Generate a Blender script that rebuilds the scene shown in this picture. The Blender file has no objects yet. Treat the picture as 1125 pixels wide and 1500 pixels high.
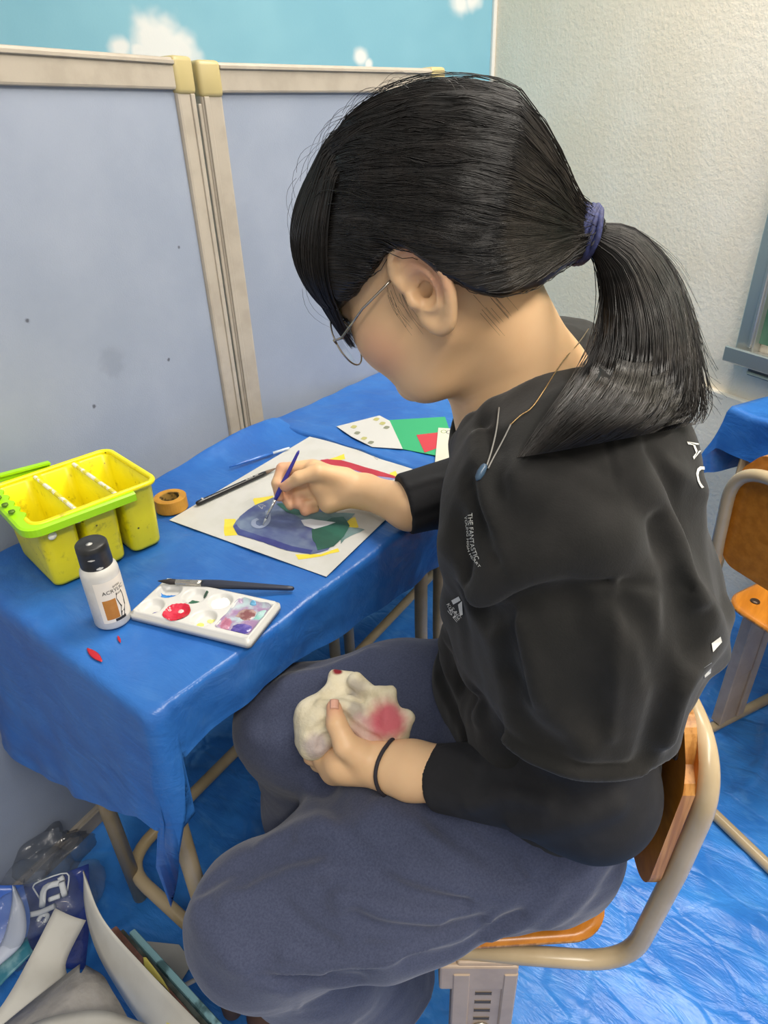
import bpy, bmesh, math, random
import numpy as np
from mathutils import Vector, Matrix
from mathutils.bvhtree import BVHTree
from mathutils.geometry import tessellate_polygon

random.seed(7)
rng = np.random.default_rng(11)
scene = bpy.context.scene
COL = scene.collection

# ---------------------------------------------------------------- camera
CAMH = 1.26
FPX = 970.0
ROT = np.array([[0.61247682, 0.41636653, -0.67194573],
                [-0.789918, 0.2900809, -0.54026162],
                [-0.03002823, 0.86167975, 0.50656324]])
C0 = np.array([0, 0, CAMH])
cam_data = bpy.data.cameras.new('camera')
cam = bpy.data.objects.new('camera', cam_data)
COL.objects.link(cam)
mw = Matrix.Identity(4)
for i in range(3):
    for j in range(3):
        mw[i][j] = ROT[i, j]
mw[0][3], mw[1][3], mw[2][3] = 0, 0, CAMH
cam.matrix_world = mw
cam_data.sensor_fit = 'VERTICAL'
cam_data.sensor_height = 24.0
cam_data.lens = FPX / 1500 * 24.0
cam_data.clip_start = 0.02
scene.camera = cam

# ---------------------------------------------------------------- light
scene.view_settings.view_transform = 'Standard'
scene.view_settings.look = 'None'
scene.view_settings.gamma = 1
scene.view_settings.use_curve_mapping = False
scene.view_settings.exposure = 0.0
world = bpy.data.worlds.new('room_light')
scene.world = world
world.use_nodes = True
wn = world.node_tree.nodes['Background']
wn.inputs[0].default_value = (1.0, 0.985, 0.96, 1)
wn.inputs[1].default_value = 0.50


def area(name, loc, aim, sx, sy, power, col=(1, 0.94, 0.85)):
    d = bpy.data.lights.new(name, 'AREA')
    d.shape = 'RECTANGLE'
    d.size, d.size_y, d.energy, d.color = sx, sy, power, col
    o = bpy.data.objects.new(name, d)
    COL.objects.link(o)
    o.location = loc
    o.rotation_euler = (Vector(aim) - Vector(loc)).to_track_quat('-Z', 'Y').to_euler()
    return o


area('ceiling_lamp_light', (1.45, 0.1, 2.65), (1.5, 0.12, 0), 1.3, 0.3, 48)
area('ceiling_lamp_light', (-0.5, -0.9, 2.65), (-0.5, -0.85, 0), 1.3, 0.3, 40)
area('ceiling_lamp_light', (0.9, -1.1, 2.65), (0.9, -1.05, 0), 1.3, 0.3, 52)


# ---------------------------------------------------------------- helpers
def wr(px, py):
    return ROT @ np.array([px - 562.5, -(py - 750.0), -FPX]) / FPX


def U(px, py, d):            # world point at depth d
    return C0 + wr(px, py) * d


def Z(px, py, z):            # world point on a horizontal plane
    r = wr(px, py)
    return C0 + r * ((z - CAMH) / r[2])


def S(h):
    h = h.lstrip('#')
    c = [int(h[i:i + 2], 16) / 255 for i in (0, 2, 4)]
    return tuple(x / 12.92 if x <= .04045 else ((x + .055) / 1.055) ** 2.4 for x in c) + (1,)


def tag(o, label, cat, group=None, kind=None):
    if label:
        o['label'] = label
    if cat:
        o['category'] = cat
    if group:
        o['group'] = group
    if kind:
        o['kind'] = kind
    return o


def empty(name, loc, label=None, cat=None, group=None):
    o = bpy.data.objects.new(name, None)
    o.empty_display_size = .05
    COL.objects.link(o)
    o.location = tuple(loc)
    return tag(o, label, cat, group)


def mesh(name, V, F, mat, parent=None, smooth=True, mi=None, kind=None, label=None, base=False):
    """V are world coordinates; a child of a thing keeps them through its parent's location."""
    V = np.asarray(V, dtype=float)
    loc = np.zeros(3)
    if base:
        loc = np.array([(V[:, 0].min() + V[:, 0].max()) / 2, (V[:, 1].min() + V[:, 1].max()) / 2, V[:, 2].min()])
        V = V - loc
    me = bpy.data.meshes.new(name)
    me.from_pydata(V.tolist(), [], [tuple(int(i) for i in f) for f in F])
    mats = mat if isinstance(mat, (list, tuple)) else [mat]
    for m in mats:
        me.materials.append(m)
    if mi is not None:
        me.polygons.foreach_set('material_index', np.asarray(mi, dtype=np.int32))
    if smooth:
        me.polygons.foreach_set('use_smooth', np.ones(len(me.polygons), dtype=bool))
    me.update()
    o = bpy.data.objects.new(name, me)
    COL.objects.link(o)
    o.location = tuple(loc)
    if parent is not None:
        o.parent = parent
        p = parent
        w = np.zeros(3)
        while p is not None:
            w += np.array(p.location)
            p = p.parent
        o.location = tuple(loc - w)
    if kind:
        o['kind'] = kind
    if label:
        o['label'] = label
    return o


class MB:
    """collects pieces of one mesh"""
    def __init__(s):
        s.V, s.F, s.I, s.n = [], [], [], 0

    def add(s, V, F, mi=0):
        V = np.asarray(V, float)
        s.V.append(V)
        for f in F:
            s.F.append(tuple(int(i) + s.n for i in f))
            s.I.append(mi)
        s.n += len(V)
        return s

    def build(s, name, mat, parent=None, smooth=True, **k):
        if not s.V:
            return None
        return mesh(name, np.concatenate(s.V), s.F, mat, parent, smooth, mi=s.I, **k)


def nrm(v):
    v = np.asarray(v, float)
    return v / (np.linalg.norm(v) + 1e-12)


def spline(P, n):
    """Catmull-Rom through P, n points per span"""
    P = np.asarray(P, float)
    Q = np.vstack([2 * P[0] - P[1], P, 2 * P[-1] - P[-2]])
    out = []
    for i in range(len(P) - 1):
        a, b, c, d = Q[i:i + 4]
        for t in np.linspace(0, 1, n, endpoint=False):
            out.append(.5 * (2 * b + (c - a) * t + (2 * a - 5 * b + 4 * c - d) * t * t + (3 * b - a - 3 * c + d) * t ** 3))
    out.append(P[-1])
    return np.array(out)


def fillet(P, r, n=6):
    """polyline with rounded corners"""
    P = [np.asarray(p, float) for p in P]
    out = [P[0]]
    for i in range(1, len(P) - 1):
        a, b, c = P[i - 1], P[i], P[i + 1]
        rr = min(r, np.linalg.norm(a - b) * .49, np.linalg.norm(c - b) * .49)
        p, q = b + nrm(a - b) * rr, b + nrm(c - b) * rr
        for t in np.linspace(0, 1, n + 1):
            out.append((1 - t) ** 2 * p + 2 * t * (1 - t) * b + t * t * q)
    out.append(P[-1])
    return np.array(out)


def tube(P, r, n=12, cap=True, closed=False):
    P = np.asarray(P, float)
    m = len(P)
    r = np.full(m, r) if np.isscalar(r) else np.asarray(r, float)
    T = np.gradient(P, axis=0) if not closed else np.roll(P, -1, 0) - np.roll(P, 1, 0)
    T /= np.linalg.norm(T, axis=1)[:, None] + 1e-12
    nv = np.cross(T[0], [0, 0, 1.])
    if np.linalg.norm(nv) < .1:
        nv = np.cross(T[0], [1., 0, 0])
    nv = nrm(nv)
    V = []
    for i in range(m):
        nv = nrm(nv - T[i] * (nv @ T[i]))
        b = np.cross(T[i], nv)
        for k in range(n):
            a = 2 * math.pi * k / n
            V.append(P[i] + r[i] * (math.cos(a) * nv + math.sin(a) * b))
    F = []
    for i in range(m if closed else m - 1):
        j = (i + 1) % m
        for k in range(n):
            l = (k + 1) % n
            F.append((i * n + k, i * n + l, j * n + l, j * n + k))
    if cap and not closed:
        F.append(tuple(range(n - 1, -1, -1)))
        F.append(tuple((m - 1) * n + k for k in range(n)))
    return np.array(V), F


def lathe(prof, c, n=32, axis=None):
    """prof: (r, z) pairs"""
    V, F = [], []
    for r, z in prof:
        for k in range(n):
            a = 2 * math.pi * k / n
            V.append((r * math.cos(a), r * math.sin(a), z))
    for i in range(len(prof) - 1):
        for k in range(n):
            l = (k + 1) % n
            F.append((i * n + k, i * n + l, (i + 1) * n + l, (i + 1) * n + k))
    F.append(tuple(range(n - 1, -1, -1)))
    F.append(tuple((len(prof) - 1) * n + k for k in range(n)))
    V = np.array(V)
    if axis is not None:
        z = nrm(axis)
        x = nrm(np.cross(z, [0.3, 1, 0.2]))
        y = np.cross(z, x)
        V = V[:, :1] * x + V[:, 1:2] * y + V[:, 2:] * z
    return V + np.asarray(c), F


def rrect(w, h, r, n=5):
    """rounded rectangle outline, ccw"""
    P = []
    for cx, cy, a0 in ((w / 2 - r, h / 2 - r, 0), (-w / 2 + r, h / 2 - r, 90), (-w / 2 + r, -h / 2 + r, 180), (w / 2 - r, -h / 2 + r, 270)):
        for k in range(n + 1):
            a = math.radians(a0 + 90 * k / n)
            P.append((cx + r * math.cos(a), cy + r * math.sin(a)))
    return np.array(P)


def box(lo, hi, bev=.003, seg=2, M=None):
    bm = bmesh.new()
    bmesh.ops.create_cube(bm, size=1)
    lo, hi = np.array(lo, float), np.array(hi, float)
    for v in bm.verts:
        c = np.array(v.co)
        v.co = Vector((lo + hi) / 2 + c * (hi - lo))
    if bev > 0:
        bmesh.ops.bevel(bm, geom=bm.edges[:], offset=bev, segments=seg, affect='EDGES', profile=.5)
    V = np.array([v.co[:] for v in bm.verts])
    bm.verts.index_update()
    F = [tuple(v.index for v in f.verts) for f in bm.faces]
    bm.free()
    if M is not None:
        o, A = M
        V = V @ np.asarray(A).T + np.asarray(o)
    return V, F


def rotz(a):
    c, s = math.cos(a), math.sin(a)
    return np.array([[c, -s, 0], [s, c, 0], [0, 0, 1.]])


def prism(out2, z0, z1, M=None):
    """extruded outline (n,2)"""
    n = len(out2)
    V = np.vstack([np.c_[out2, np.full(n, z0)], np.c_[out2, np.full(n, z1)]])
    F = [tuple(range(n - 1, -1, -1)), tuple(range(n, 2 * n))]
    F += [(i, (i + 1) % n, n + (i + 1) % n, n + i) for i in range(n)]
    if M is not None:
        o, A = M
        V = V @ np.asarray(A).T + np.asarray(o)
    return V, F


def grid(fn, us, vs, flip=False):
    nu, nv = len(us), len(vs)
    V = np.array([[fn(u, v) for v in vs] for u in us]).reshape(-1, 3)
    F = []
    for i in range(nu - 1):
        for j in range(nv - 1):
            q = (i * nv + j, (i + 1) * nv + j, (i + 1) * nv + j + 1, i * nv + j + 1)
            F.append(q[::-1] if flip else q)
    return V, F


def solid(V, F, t, nrmv=None):
    """give a sheet a thickness t (offset along vertex normals)"""
    me = bpy.data.meshes.new('tmp')
    me.from_pydata(np.asarray(V).tolist(), [], [tuple(map(int, f)) for f in F])
    bm = bmesh.new()
    bm.from_mesh(me)
    bmesh.ops.recalc_face_normals(bm, faces=bm.faces[:])
    bmesh.ops.solidify(bm, geom=bm.faces[:], thickness=t)
    bm.verts.index_update()
    V2 = np.array([v.co[:] for v in bm.verts])
    F2 = [tuple(v.index for v in f.verts) for f in bm.faces]
    bm.free()
    bpy.data.meshes.remove(me)
    return V2, F2


_NK = {}


def gn(P, scale, seed=0, oct=3):
    """smooth pseudo noise (sum of sines), about -1..1"""
    P = np.asarray(P, float)
    out = np.zeros(P.shape[:-1])
    for o in range(oct):
        key = (seed, o, P.shape[-1])
        if key not in _NK:
            r = np.random.default_rng(seed * 31 + o)
            d = r.normal(size=(7, P.shape[-1]))
            d /= np.linalg.norm(d, axis=1)[:, None]
            _NK[key] = (d * r.uniform(.6, 1.5, (7, 1)), r.uniform(0, 6.28, 7))
        k, ph = _NK[key]
        s = scale * 2 ** o
        acc = 0
        for i in range(7):
            acc = acc + np.sin(P @ k[i] * s + ph[i])
        out += acc / 3.2 * .5 ** o
    return out / 1.5


# ---------------------------------------------------------------- materials
class NT:
    def __init__(s, name):
        s.m = bpy.data.materials.new(name)
        s.m.use_nodes = True
        s.t = s.m.node_tree
        s.b = s.t.nodes['Principled BSDF']
        s.tc = None

    def n(s, kind, **k):
        x = s.t.nodes.new(kind)
        for a, b in k.items():
            setattr(x, a, b)
        return x

    def link(s, a, b):
        s.t.links.new(a, b)

    def co(s, sc=(1, 1, 1), rot=(0, 0, 0)):
        if s.tc is None:
            s.tc = s.n('ShaderNodeTexCoord')
        mp = s.n('ShaderNodeMapping')
        s.link(s.tc.outputs['Object'], mp.inputs[0])
        mp.inputs['Scale'].default_value = sc
        mp.inputs['Rotation'].default_value = rot
        return mp.outputs[0]

    def noise(s, scale, detail=3, rough=.55, sc=(1, 1, 1), rot=(0, 0, 0), dist=0):
        x = s.n('ShaderNodeTexNoise')
        x.inputs['Scale'].default_value = scale
        x.inputs['Detail'].default_value = detail
        x.inputs['Roughness'].default_value = rough
        x.inputs['Distortion'].default_value = dist
        s.link(s.co(sc, rot), x.inputs['Vector'])
        return x.outputs[0]

    def voro(s, scale, sc=(1, 1, 1), feature='F1', rot=(0, 0, 0)):
        x = s.n('ShaderNodeTexVoronoi', feature=feature)
        x.inputs['Scale'].default_value = scale
        s.link(s.co(sc, rot), x.inputs['Vector'])
        return x.outputs['Distance']

    def ramp(s, src, a, b, inv=False):
        x = s.n('ShaderNodeMapRange', interpolation_type='SMOOTHSTEP')
        s.link(src, x.inputs[0])
        x.inputs[1].default_value, x.inputs[2].default_value = a, b
        x.inputs[3].default_value, x.inputs[4].default_value = (1, 0) if inv else (0, 1)
        return x.outputs[0]

    def math(s, op, a, b=None):
        x = s.n('ShaderNodeMath', operation=op)
        for i, v in enumerate((a, b)):
            if v is None:
                continue
            if isinstance(v, (int, float)):
                x.inputs[i].default_value = v
            else:
                s.link(v, x.inputs[i])
        return x.outputs[0]

    def mix(s, f, a, b):
        x = s.n('ShaderNodeMix', data_type='RGBA')
        if isinstance(f, (int, float)):
            x.inputs[0].default_value = f
        else:
            s.link(f, x.inputs[0])
        for i, v in ((6, a), (7, b)):
            if isinstance(v, tuple):
                x.inputs[i].default_value = v
            else:
                s.link(v, x.inputs[i])
        return x.outputs[2]

    def spot(s, c, r0, r1, wob=0, wsc=60):
        """1 inside radius r0 of point c (object space), 0 beyond r1"""
        x = s.n('ShaderNodeVectorMath', operation='DISTANCE')
        s.link(s.co(), x.inputs[0])
        x.inputs[1].default_value = tuple(c)
        d = x.outputs['Value']
        if wob:
            nn = s.noise(wsc, 2)
            d = s.math('ADD', d, s.math('MULTIPLY', s.math('SUBTRACT', nn, .5), wob))
        return s.ramp(d, r0, r1, True)

    def color(s, v):
        if isinstance(v, tuple):
            s.b.inputs['Base Color'].default_value = v
        else:
            s.link(v, s.b.inputs['Base Color'])

    def bump(s, src, strength, dist=.002):
        x = s.n('ShaderNodeBump')
        x.inputs['Strength'].default_value = strength
        x.inputs['Distance'].default_value = dist
        s.link(src, x.inputs['Height'])
        if s.b.inputs['Normal'].links:
            s.link(s.b.inputs['Normal'].links[0].from_socket, x.inputs['Normal'])
        s.link(x.outputs[0], s.b.inputs['Normal'])

    def set(s, **k):
        for a, b in k.items():
            s.b.inputs[a.replace('_', ' ')].default_value = b
        return s


def simple(name, col, rough=.5, metal=0., col2=None, nscale=30, lo=.4, hi=.65, bump=None, spec=None, **k):
    t = NT(name)
    t.set(Roughness=rough, Metallic=metal)
    c = S(col) if isinstance(col, str) else col
    if col2:
        c2 = S(col2) if isinstance(col2, str) else col2
        t.color(t.mix(t.ramp(t.noise(nscale, 4), lo, hi), c, c2))
    else:
        t.color(c)
    if bump:
        t.bump(t.noise(bump[0], 4), bump[1], bump[2] if len(bump) > 2 else .002)
    if spec is not None:
        t.b.inputs['Specular IOR Level'].default_value = spec
    for a, b in k.items():
        t.b.inputs[a.replace('_', ' ')].default_value = b
    return t.m


def tarp_mat(name, c1, c2, c3, crease=.5, rough=.3):
    t = NT(name)
    n1 = t.noise(7, 4, .6)
    n2 = t.noise(38, 3, .6, sc=(1, .45, 1), rot=(0, 0, .5))
    c = t.mix(t.ramp(n1, .35, .68), S(c1), S(c2))
    c = t.mix(t.math('MULTIPLY', t.ramp(n2, .52, .75), .45), c, S(c3))
    t.color(c)
    t.set(Roughness=rough)
    t.b.inputs['Specular IOR Level'].default_value = .5
    w = t.noise(900, 1)
    f1 = t.noise(24, 5, .62, sc=(1, .35, 1), rot=(0, 0, .6), dist=.6)
    v = t.voro(15, feature='DISTANCE_TO_EDGE', sc=(1, .5, 1), rot=(0, 0, -.5))
    t.bump(t.ramp(v, 0, .09), crease * .35, .004)
    t.bump(f1, crease, .006)
    t.bump(w, .12, .0006)
    return t.m
# ---------------------------------------------------------------- room
def sky_mural():
    t = NT('sky_mural')
    base = t.mix(t.ramp(t.noise(2.2, 3), .3, .7), S('#80b9cc'), S('#8fc6d6'))
    clouds = None
    for c, r in CLOUDS:
        s = t.spot(c, r * .35, r * 1.1, r * 1.1, 14)
        clouds = s if clouds is None else t.math('MAXIMUM', clouds, s)
    t.color(t.mix(clouds, base, S('#eceeea')))
    t.set(Roughness=.7)
    t.bump(t.noise(180, 2), .15, .001)
    return t.m


CORN = np.array([2.45, 1.41])
WDIR = np.array([.44122, .8974])        # along the grey wall, towards the corner
MDIR = np.array([-.8974, .44122])       # along the mural wall, away from the corner


def onwall(px, py, o, d):
    r = wr(px, py)
    n = np.array([-d[1], d[0]])
    t = (o @ n) / (r[:2] @ n)
    return C0 + r * t


CLOUDS = [(onwall(232, 62, CORN, MDIR), .085), (onwall(262, 78, CORN, MDIR), .07), (onwall(175, 68, CORN, MDIR), .035), (onwall(205, 76, CORN, MDIR), .03),
          (onwall(528, 84, CORN, MDIR), .033), (onwall(540, 94, CORN, MDIR), .02), (onwall(676, 2, CORN, MDIR), .05), (onwall(690, -4, CORN, MDIR), .05)]


def wall_panel(name, o, d, L, t0, zt, mat, nrm_out):
    """upright slab from o along d for L, thickness t0 outwards"""
    o3, d3, n3 = np.array([*o, 0]), np.array([*d, 0]), np.array([*nrm_out, 0])
    V = []
    for z in (0, zt):
        for a, b in ((0, 0), (L, 0), (L, t0), (0, t0)):
            V.append(o3 + d3 * a + n3 * b + np.array([0, 0, z]))
    F = [(3, 2, 1, 0), (4, 5, 6, 7), (0, 1, 5, 4), (1, 2, 6, 5), (2, 3, 7, 6), (3, 0, 4, 7)]
    return mesh(name, V, F, mat, smooth=False, kind='structure')


wall_panel('wall_back', CORN, MDIR, 5.0, .12, 2.9, sky_mural(), np.array([.44122, .8974]))
tw = NT('grey_wallpaper')
tw.color(tw.mix(tw.ramp(tw.noise(3.5, 4), .35, .7), S('#f2e4cd'), S('#f6ebd8')))
tw.set(Roughness=.75)
tw.bump(tw.noise(75, 5, .65), .55, .004)
wall_panel('wall_right', CORN, -WDIR, 4.2, .12, 2.9, tw.m, np.array([.8974, -.44122]))
# slim white corner bead between the two walls
cb = MB()
ca = np.array([*(CORN - WDIR * .006 + MDIR * .006), 0])
cb.add(*box((-.007, -.007, 0), (.007, .007, 2.9), .002, 1, (ca, rotz(math.atan2(MDIR[1], MDIR[0])))))
cb.build('trim_1', simple('corner_bead', '#e9e7df', .5), kind='structure', smooth=False)
V, F = box((-2.2, -3.2, -.06), (4.6, 4.2, 0), 0)
mesh('floor', V, F, simple('floor_tiles', '#8d8578', .5, col2='#7c7469', nscale=12), kind='structure', smooth=False)
# lower band of the right wall
q = np.array([*(CORN - WDIR * 4.2), 0])
bs = MB()
ang = math.atan2(WDIR[1], WDIR[0])
bs.add(*box((0, 0, 0), (4.19, .018, .60), .004, 1, (q + np.array([.0, 0, 0]), rotz(ang))))
bs.build('trim_2', tw.m, kind='structure', smooth=False)

# ---------------------------------------------------------------- floor tarp
TARP_FLOOR = tarp_mat('floor_tarp_plastic', '#2a6fc2', '#3a86d8', '#5c9cdc', .8, .31)
TARP_TABLE = tarp_mat('table_tarp_plastic', '#1d59ad', '#2b6cc0', '#3a7cce', .28, .34)


def floor_tarp():
    us = np.linspace(-.45, 2.15, 250)
    vs = np.linspace(-.95, 1.5, 240)
    X, Y = np.meshgrid(us, vs, indexing='ij')
    P = np.stack([X, Y], -1)
    W = P + .05 * np.stack([gn(P, 4, 3), gn(P, 4, 4)], -1)
    h = np.zeros(X.shape)
    # long creases that fan out below the chair, and cross creases
    for s, (ax, ay, sc) in enumerate(((.95, .3, 26), (.35, .94, 21), (.75, -.66, 17), (.98, -.1, 40))):
        ph = W[..., 0] * ax + W[..., 1] * ay
        lon = W[..., 0] * -ay + W[..., 1] * ax
        r = np.abs(np.sin(ph * sc + 2.2 * gn(W, 3, 20 + s)))
        amp = np.clip(gn(np.stack([ph * 2, lon * .7], -1), 3, 40 + s, 2) + .2, 0, 1)
        h += (1 - np.minimum(r * 2.2, 1)) ** 1.5 * amp * (.012, .010, .008, .005)[s]
    h += .003 * (gn(P, 9, 9) + 1)
    Zc = .002 + h
    V = np.stack([X, Y, Zc], -1).reshape(-1, 3)
    nv = len(vs)
    F = [(i * nv + j, (i + 1) * nv + j, (i + 1) * nv + j + 1, i * nv + j + 1) for i in range(len(us) - 1) for j in range(nv - 1)]
    # keep clear of the right wall
    n = np.array([.8974, -.44122])
    lim = CORN @ n - .025
    dd = V[:, :2] @ n
    over = dd > lim
    V[over, :2] -= (dd[over] - lim)[:, None] * n
    o = mesh('floor_tarp', V, F, TARP_FLOOR, base=True)
    tag(o, 'creased blue plastic tarp spread over the whole floor', 'tarp')


floor_tarp()

# ---------------------------------------------------------------- partition screens
PB = np.array([.861, 1.068])
FRAME = simple('beige_aluminium', '#ada497', .42, col2='#a49b8e', nscale=20, bump=(300, .08, .001))
CAPM = simple('tan_plastic_cap', '#b5a675', .4)
dL = nrm(np.array([.571, .079]))
PNL = lambda px, py: onwall(px, py, PB + np.array([-dL[1], dL[0]]) * .008, dL)
tf = NT('grey_blue_fabric')
tf.color(tf.mix(tf.math('MAXIMUM', tf.math('MAXIMUM', tf.spot(PNL(247, 527), .002, .0045, .003, 200), tf.math('MAXIMUM', tf.spot(PNL(138, 595), .0015, .005, .004, 200), tf.math('MAXIMUM', tf.spot(PNL(262, 362), .001, .004, .003, 200), tf.spot(PNL(40, 470), .001, .005, .005, 200)))),
                        tf.math('MULTIPLY', tf.spot(PNL(165, 530), .012, .035, .03, 60), .18)),
                tf.mix(tf.ramp(tf.noise(5, 4), .3, .7), S('#8a94a6'), S('#949dae')), S('#555a66')))
tf.set(Roughness=.85)
tf.bump(tf.noise(420, 2), .25, .001)
FABRIC = tf.m


def screen(o, d, L, zt, cap_near, cap_far, label, gasket=False):
    """free-standing screen whose face runs from o along d"""
    ang = math.atan2(d[1], d[0])
    A = rotz(ang)
    root = empty('partition_screen', (*o, 0), label, 'partition', 'partition screens behind the table')
    M_ = (np.array([*o, 0]), A)
    ps, th, z0 = .042, .034, .06
    for x0 in (0, L - ps):
        m = MB()
        m.add(*box((x0, 0, 0), (x0 + ps, th, zt - .03), .005, 2, M_))
        m.add(*box((x0 + (.028 if x0 else .004), -.003, .02), (x0 + (.038 if x0 else .014), .002, zt - .05), .001, 1, M_))
        m.build('post', FRAME, root, smooth=False)
    for (a, b, nm) in ((zt - .045, zt, 'top_rail'), (z0, z0 + .045, 'bottom_rail')):
        m = MB()
        m.add(*box((ps * .9, 0, a), (L - ps * .9, th, b), .004, 2, M_))
        m.add(*box((ps, -.004, b - .010), (L - ps, .002, b - .004), .001, 1, M_))
        m.build(nm, FRAME, root, smooth=False)
    for x0, on in ((-.002, cap_near), (L - ps - .002, cap_far)):
        if on:
            m = MB()
            m.add(*box((x0, -.004, zt - .052), (x0 + ps + .004, th + .004, zt + .003), .008, 3, M_))
            m.build('corner_cap', CAPM, root)
    if gasket:
        m = MB()
        m.add(*box((-.0055, .003, .03), (.002, th - .002, zt - .06), .002, 2, M_))
        m.build('edge_gasket', FRAME, root, smooth=False)
    m = MB()
    m.add(*box((ps * .8, .008, z0 + .03), (L - ps * .8, th - .006, zt - .03), .002, 1, M_))
    m.build('panel', FABRIC, root, smooth=False)


dL = nrm(np.array([.571, .079]))
dR = nrm(np.array([.38, -.07]))
screen(PB - dL * 1.20, dL, 1.195, 1.362, True, True, 'grey-blue fabric partition screen behind the yellow basket')
screen(PB + dR * .006, dR, .60, 1.358, True, True, 'grey-blue fabric partition screen behind the girl, right of the double post', True)

# ---------------------------------------------------------------- desks
TUBE = simple('beige_enamel', '#b3a07f', .35, col2='#a8946f', nscale=14)
WOODTOP = simple('desk_wood', '#c79a5b', .4, col2='#b98845', nscale=20)
RUBBER = simple('brown_rubber', '#5f4a3b', .6)
T = .72


def desk(x0, x1, y0, y1, label):
    root = empty('school_desk', ((x0 + x1) / 2, (y0 + y1) / 2, 0), label, 'desk', 'school desks under the blue tarps')
    m = MB()
    m.add(*box((x0, y0, T - .024), (x1, y1, T - .006), .006, 2))
    m.build('tabletop', WOODTOP, root, smooth=False)
    m = MB()
    for z in (.60,):
        m.add(*box((x0 + .04, y0 + .06, z), (x1 - .04, y1 - .03, z + .008), .002, 1))
        for xx in (x0 + .04, x1 - .048):
            m.add(*box((xx, y0 + .06, z), (xx + .008, y1 - .03, T - .024), .002, 1))
    m.build('book_shelf', simple('grey_steel_shelf', '#8d8a84', .4), root, smooth=False)
    for xx, sx in ((x0 + .012, 1), (x1 - .03, -1)):
        g = y0 + .05
        m = MB()
        m.add(*tube(fillet([(xx, g, T - .025), (xx, g, .3), (xx - .018 * sx, y0 + .013, .022)], .1), .0128, 14))
        leg = m.build('leg', TUBE, root)
        m = MB()
        m.add(*lathe([(.0145, .007), (.0165, .012), (.0165, .04), (.0145, .045)], (xx - .018 * sx, y0 + .012, 0), 18))
        m.build('rubber_foot', RUBBER, leg)
        m = MB()
        m.add(*tube(fillet([(xx, y1 - .13, T - .025), (xx, y1 - .13, .012)], .1), .0128, 14))
        m.build('leg', TUBE, root)
    m = MB()
    xa, xb = x0 + .012, x1 - .03
    m.add(*tube(fillet([(xa + .012, y0 + .035, .075), (xa, y1 - .10, .085), (xb, y1 - .10, .16), (xb, y0 + .035, .075)], .07, 8), .0118, 14))
    m.build('stretcher', TUBE, root)
    m = MB()
    m.add(*tube([(xa, y1 - .14, .36), (xb, y1 - .14, .36)], .008, 12))
    m.build('rear_rail', simple('chromed_rail', '#b9b6ae', .2, .9), root)


desk(.245, .862, .535, .960, 'school desk with beige tube legs under the tarp with the yellow basket')
desk(.876, 1.47, .53, .965, 'school desk under the far tarp behind the painting')


# ---------------------------------------------------------------- tarps on the desks
def drape(name, x0, x1, y0, y1, zt, skirt, label, tail=None, bump=0):
    """top sheet over the rounded rectangle with a skirt: skirt(x, y) -> (length, flare)"""
    bm_V, bm_F = [], []
    # perimeter
    P0 = np.array([x0, y0])
    per = rrect(x1 - x0, y1 - y0, .012, 4) + np.array([(x0 + x1) / 2, (y0 + y1) / 2])
    P = []
    n = len(per)
    for i in range(n):
        a, b = per[i], per[(i + 1) % n]
        L = np.linalg.norm(b - a)
        k = max(1, int(round(L / (.004 if np.hypot(*(a + b) / 2 - P0) < .03 else .008))))
        for t in range(k):
            P.append(a + (b - a) * t / k)
    P = np.array(P)
    n = len(P)
    tang = np.roll(P, -1, 0) - np.roll(P, 1, 0)
    tang /= np.linalg.norm(tang, axis=1)[:, None]
    nout = np.stack([tang[:, 1], -tang[:, 0]], -1)
    c = np.array([(x0 + x1) / 2, (y0 + y1) / 2])
    rings = []
    shr = [0, .2, .4, .6, .75, .86, .93, .97, 1.0]
    for s in shr[1:]:
        q = c + (P - c) * s
        z = zt + .0015 * (gn(q, 22, 61) + gn(q, 50, 62)) + (bump(q) if bump else 0)
        rings.append(np.c_[q, z])
    ring0 = rings[-1].copy()
    nv = 26
    Ls = np.array([skirt(*p)[0] for p in P])
    fl = np.array([skirt(*p)[1] for p in P])
    s_arc = np.arange(n) * .008
    for j in range(1, nv + 1):
        v = j / nv
        d = Ls * v
        rr = np.minimum(d, .014)
        out = np.where(d < .014, np.sin(rr / .014 * 1.57) * .008, .008) + fl * v ** 1.4
        fold = gn(np.c_[s_arc, d * .6], 26, 63, 2) * .007 * v + gn(np.c_[s_arc, d], 70, 64, 2) * .0022 * v
        q = P + nout * (out + fold)[:, None]
        if name == 'table_tarp' and skirt is skirt_near:      # the drawn-out strip gathers into one point
            ex = np.array([spike(*p) for p in P])
            w_ = np.clip((d - (Ls - ex)) / np.maximum(ex, .03), 0, 1) ** .6 * np.clip(ex / .05, 0, 1) * .88
            q = q * (1 - w_)[:, None] + (P0 + np.array([-.018, -.004]) + np.array([-.012, .062]) * v ** 2 + np.array([.004, .006]) * math.sin(v * 9)) * w_[:, None]
        z = ring0[:, 2] - np.where(d < .014, (1 - np.cos(rr / .014 * 1.57)) * .012, .012 + (d - .014))
        rings.append(np.c_[q, z])
    V = [np.array([[*c, zt]])] + rings
    V = np.concatenate(V)
    F = [(0, 1 + i, 1 + (i + 1) % n) for i in range(n)]
    for r in range(len(rings) - 1):
        for i in range(n):
            j = (i + 1) % n
            F.append((1 + r * n + i, 1 + (r + 1) * n + i, 1 + (r + 1) * n + j, 1 + r * n + j))
    mb = MB()
    mb.add(V, F)
    if tail is not None:
        mb.add(*tail)
    o = mb.build(name, TARP_TABLE_L, base=True)
    tag(o, label, 'tarp', 'blue tarps on the desks')
    return o


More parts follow.
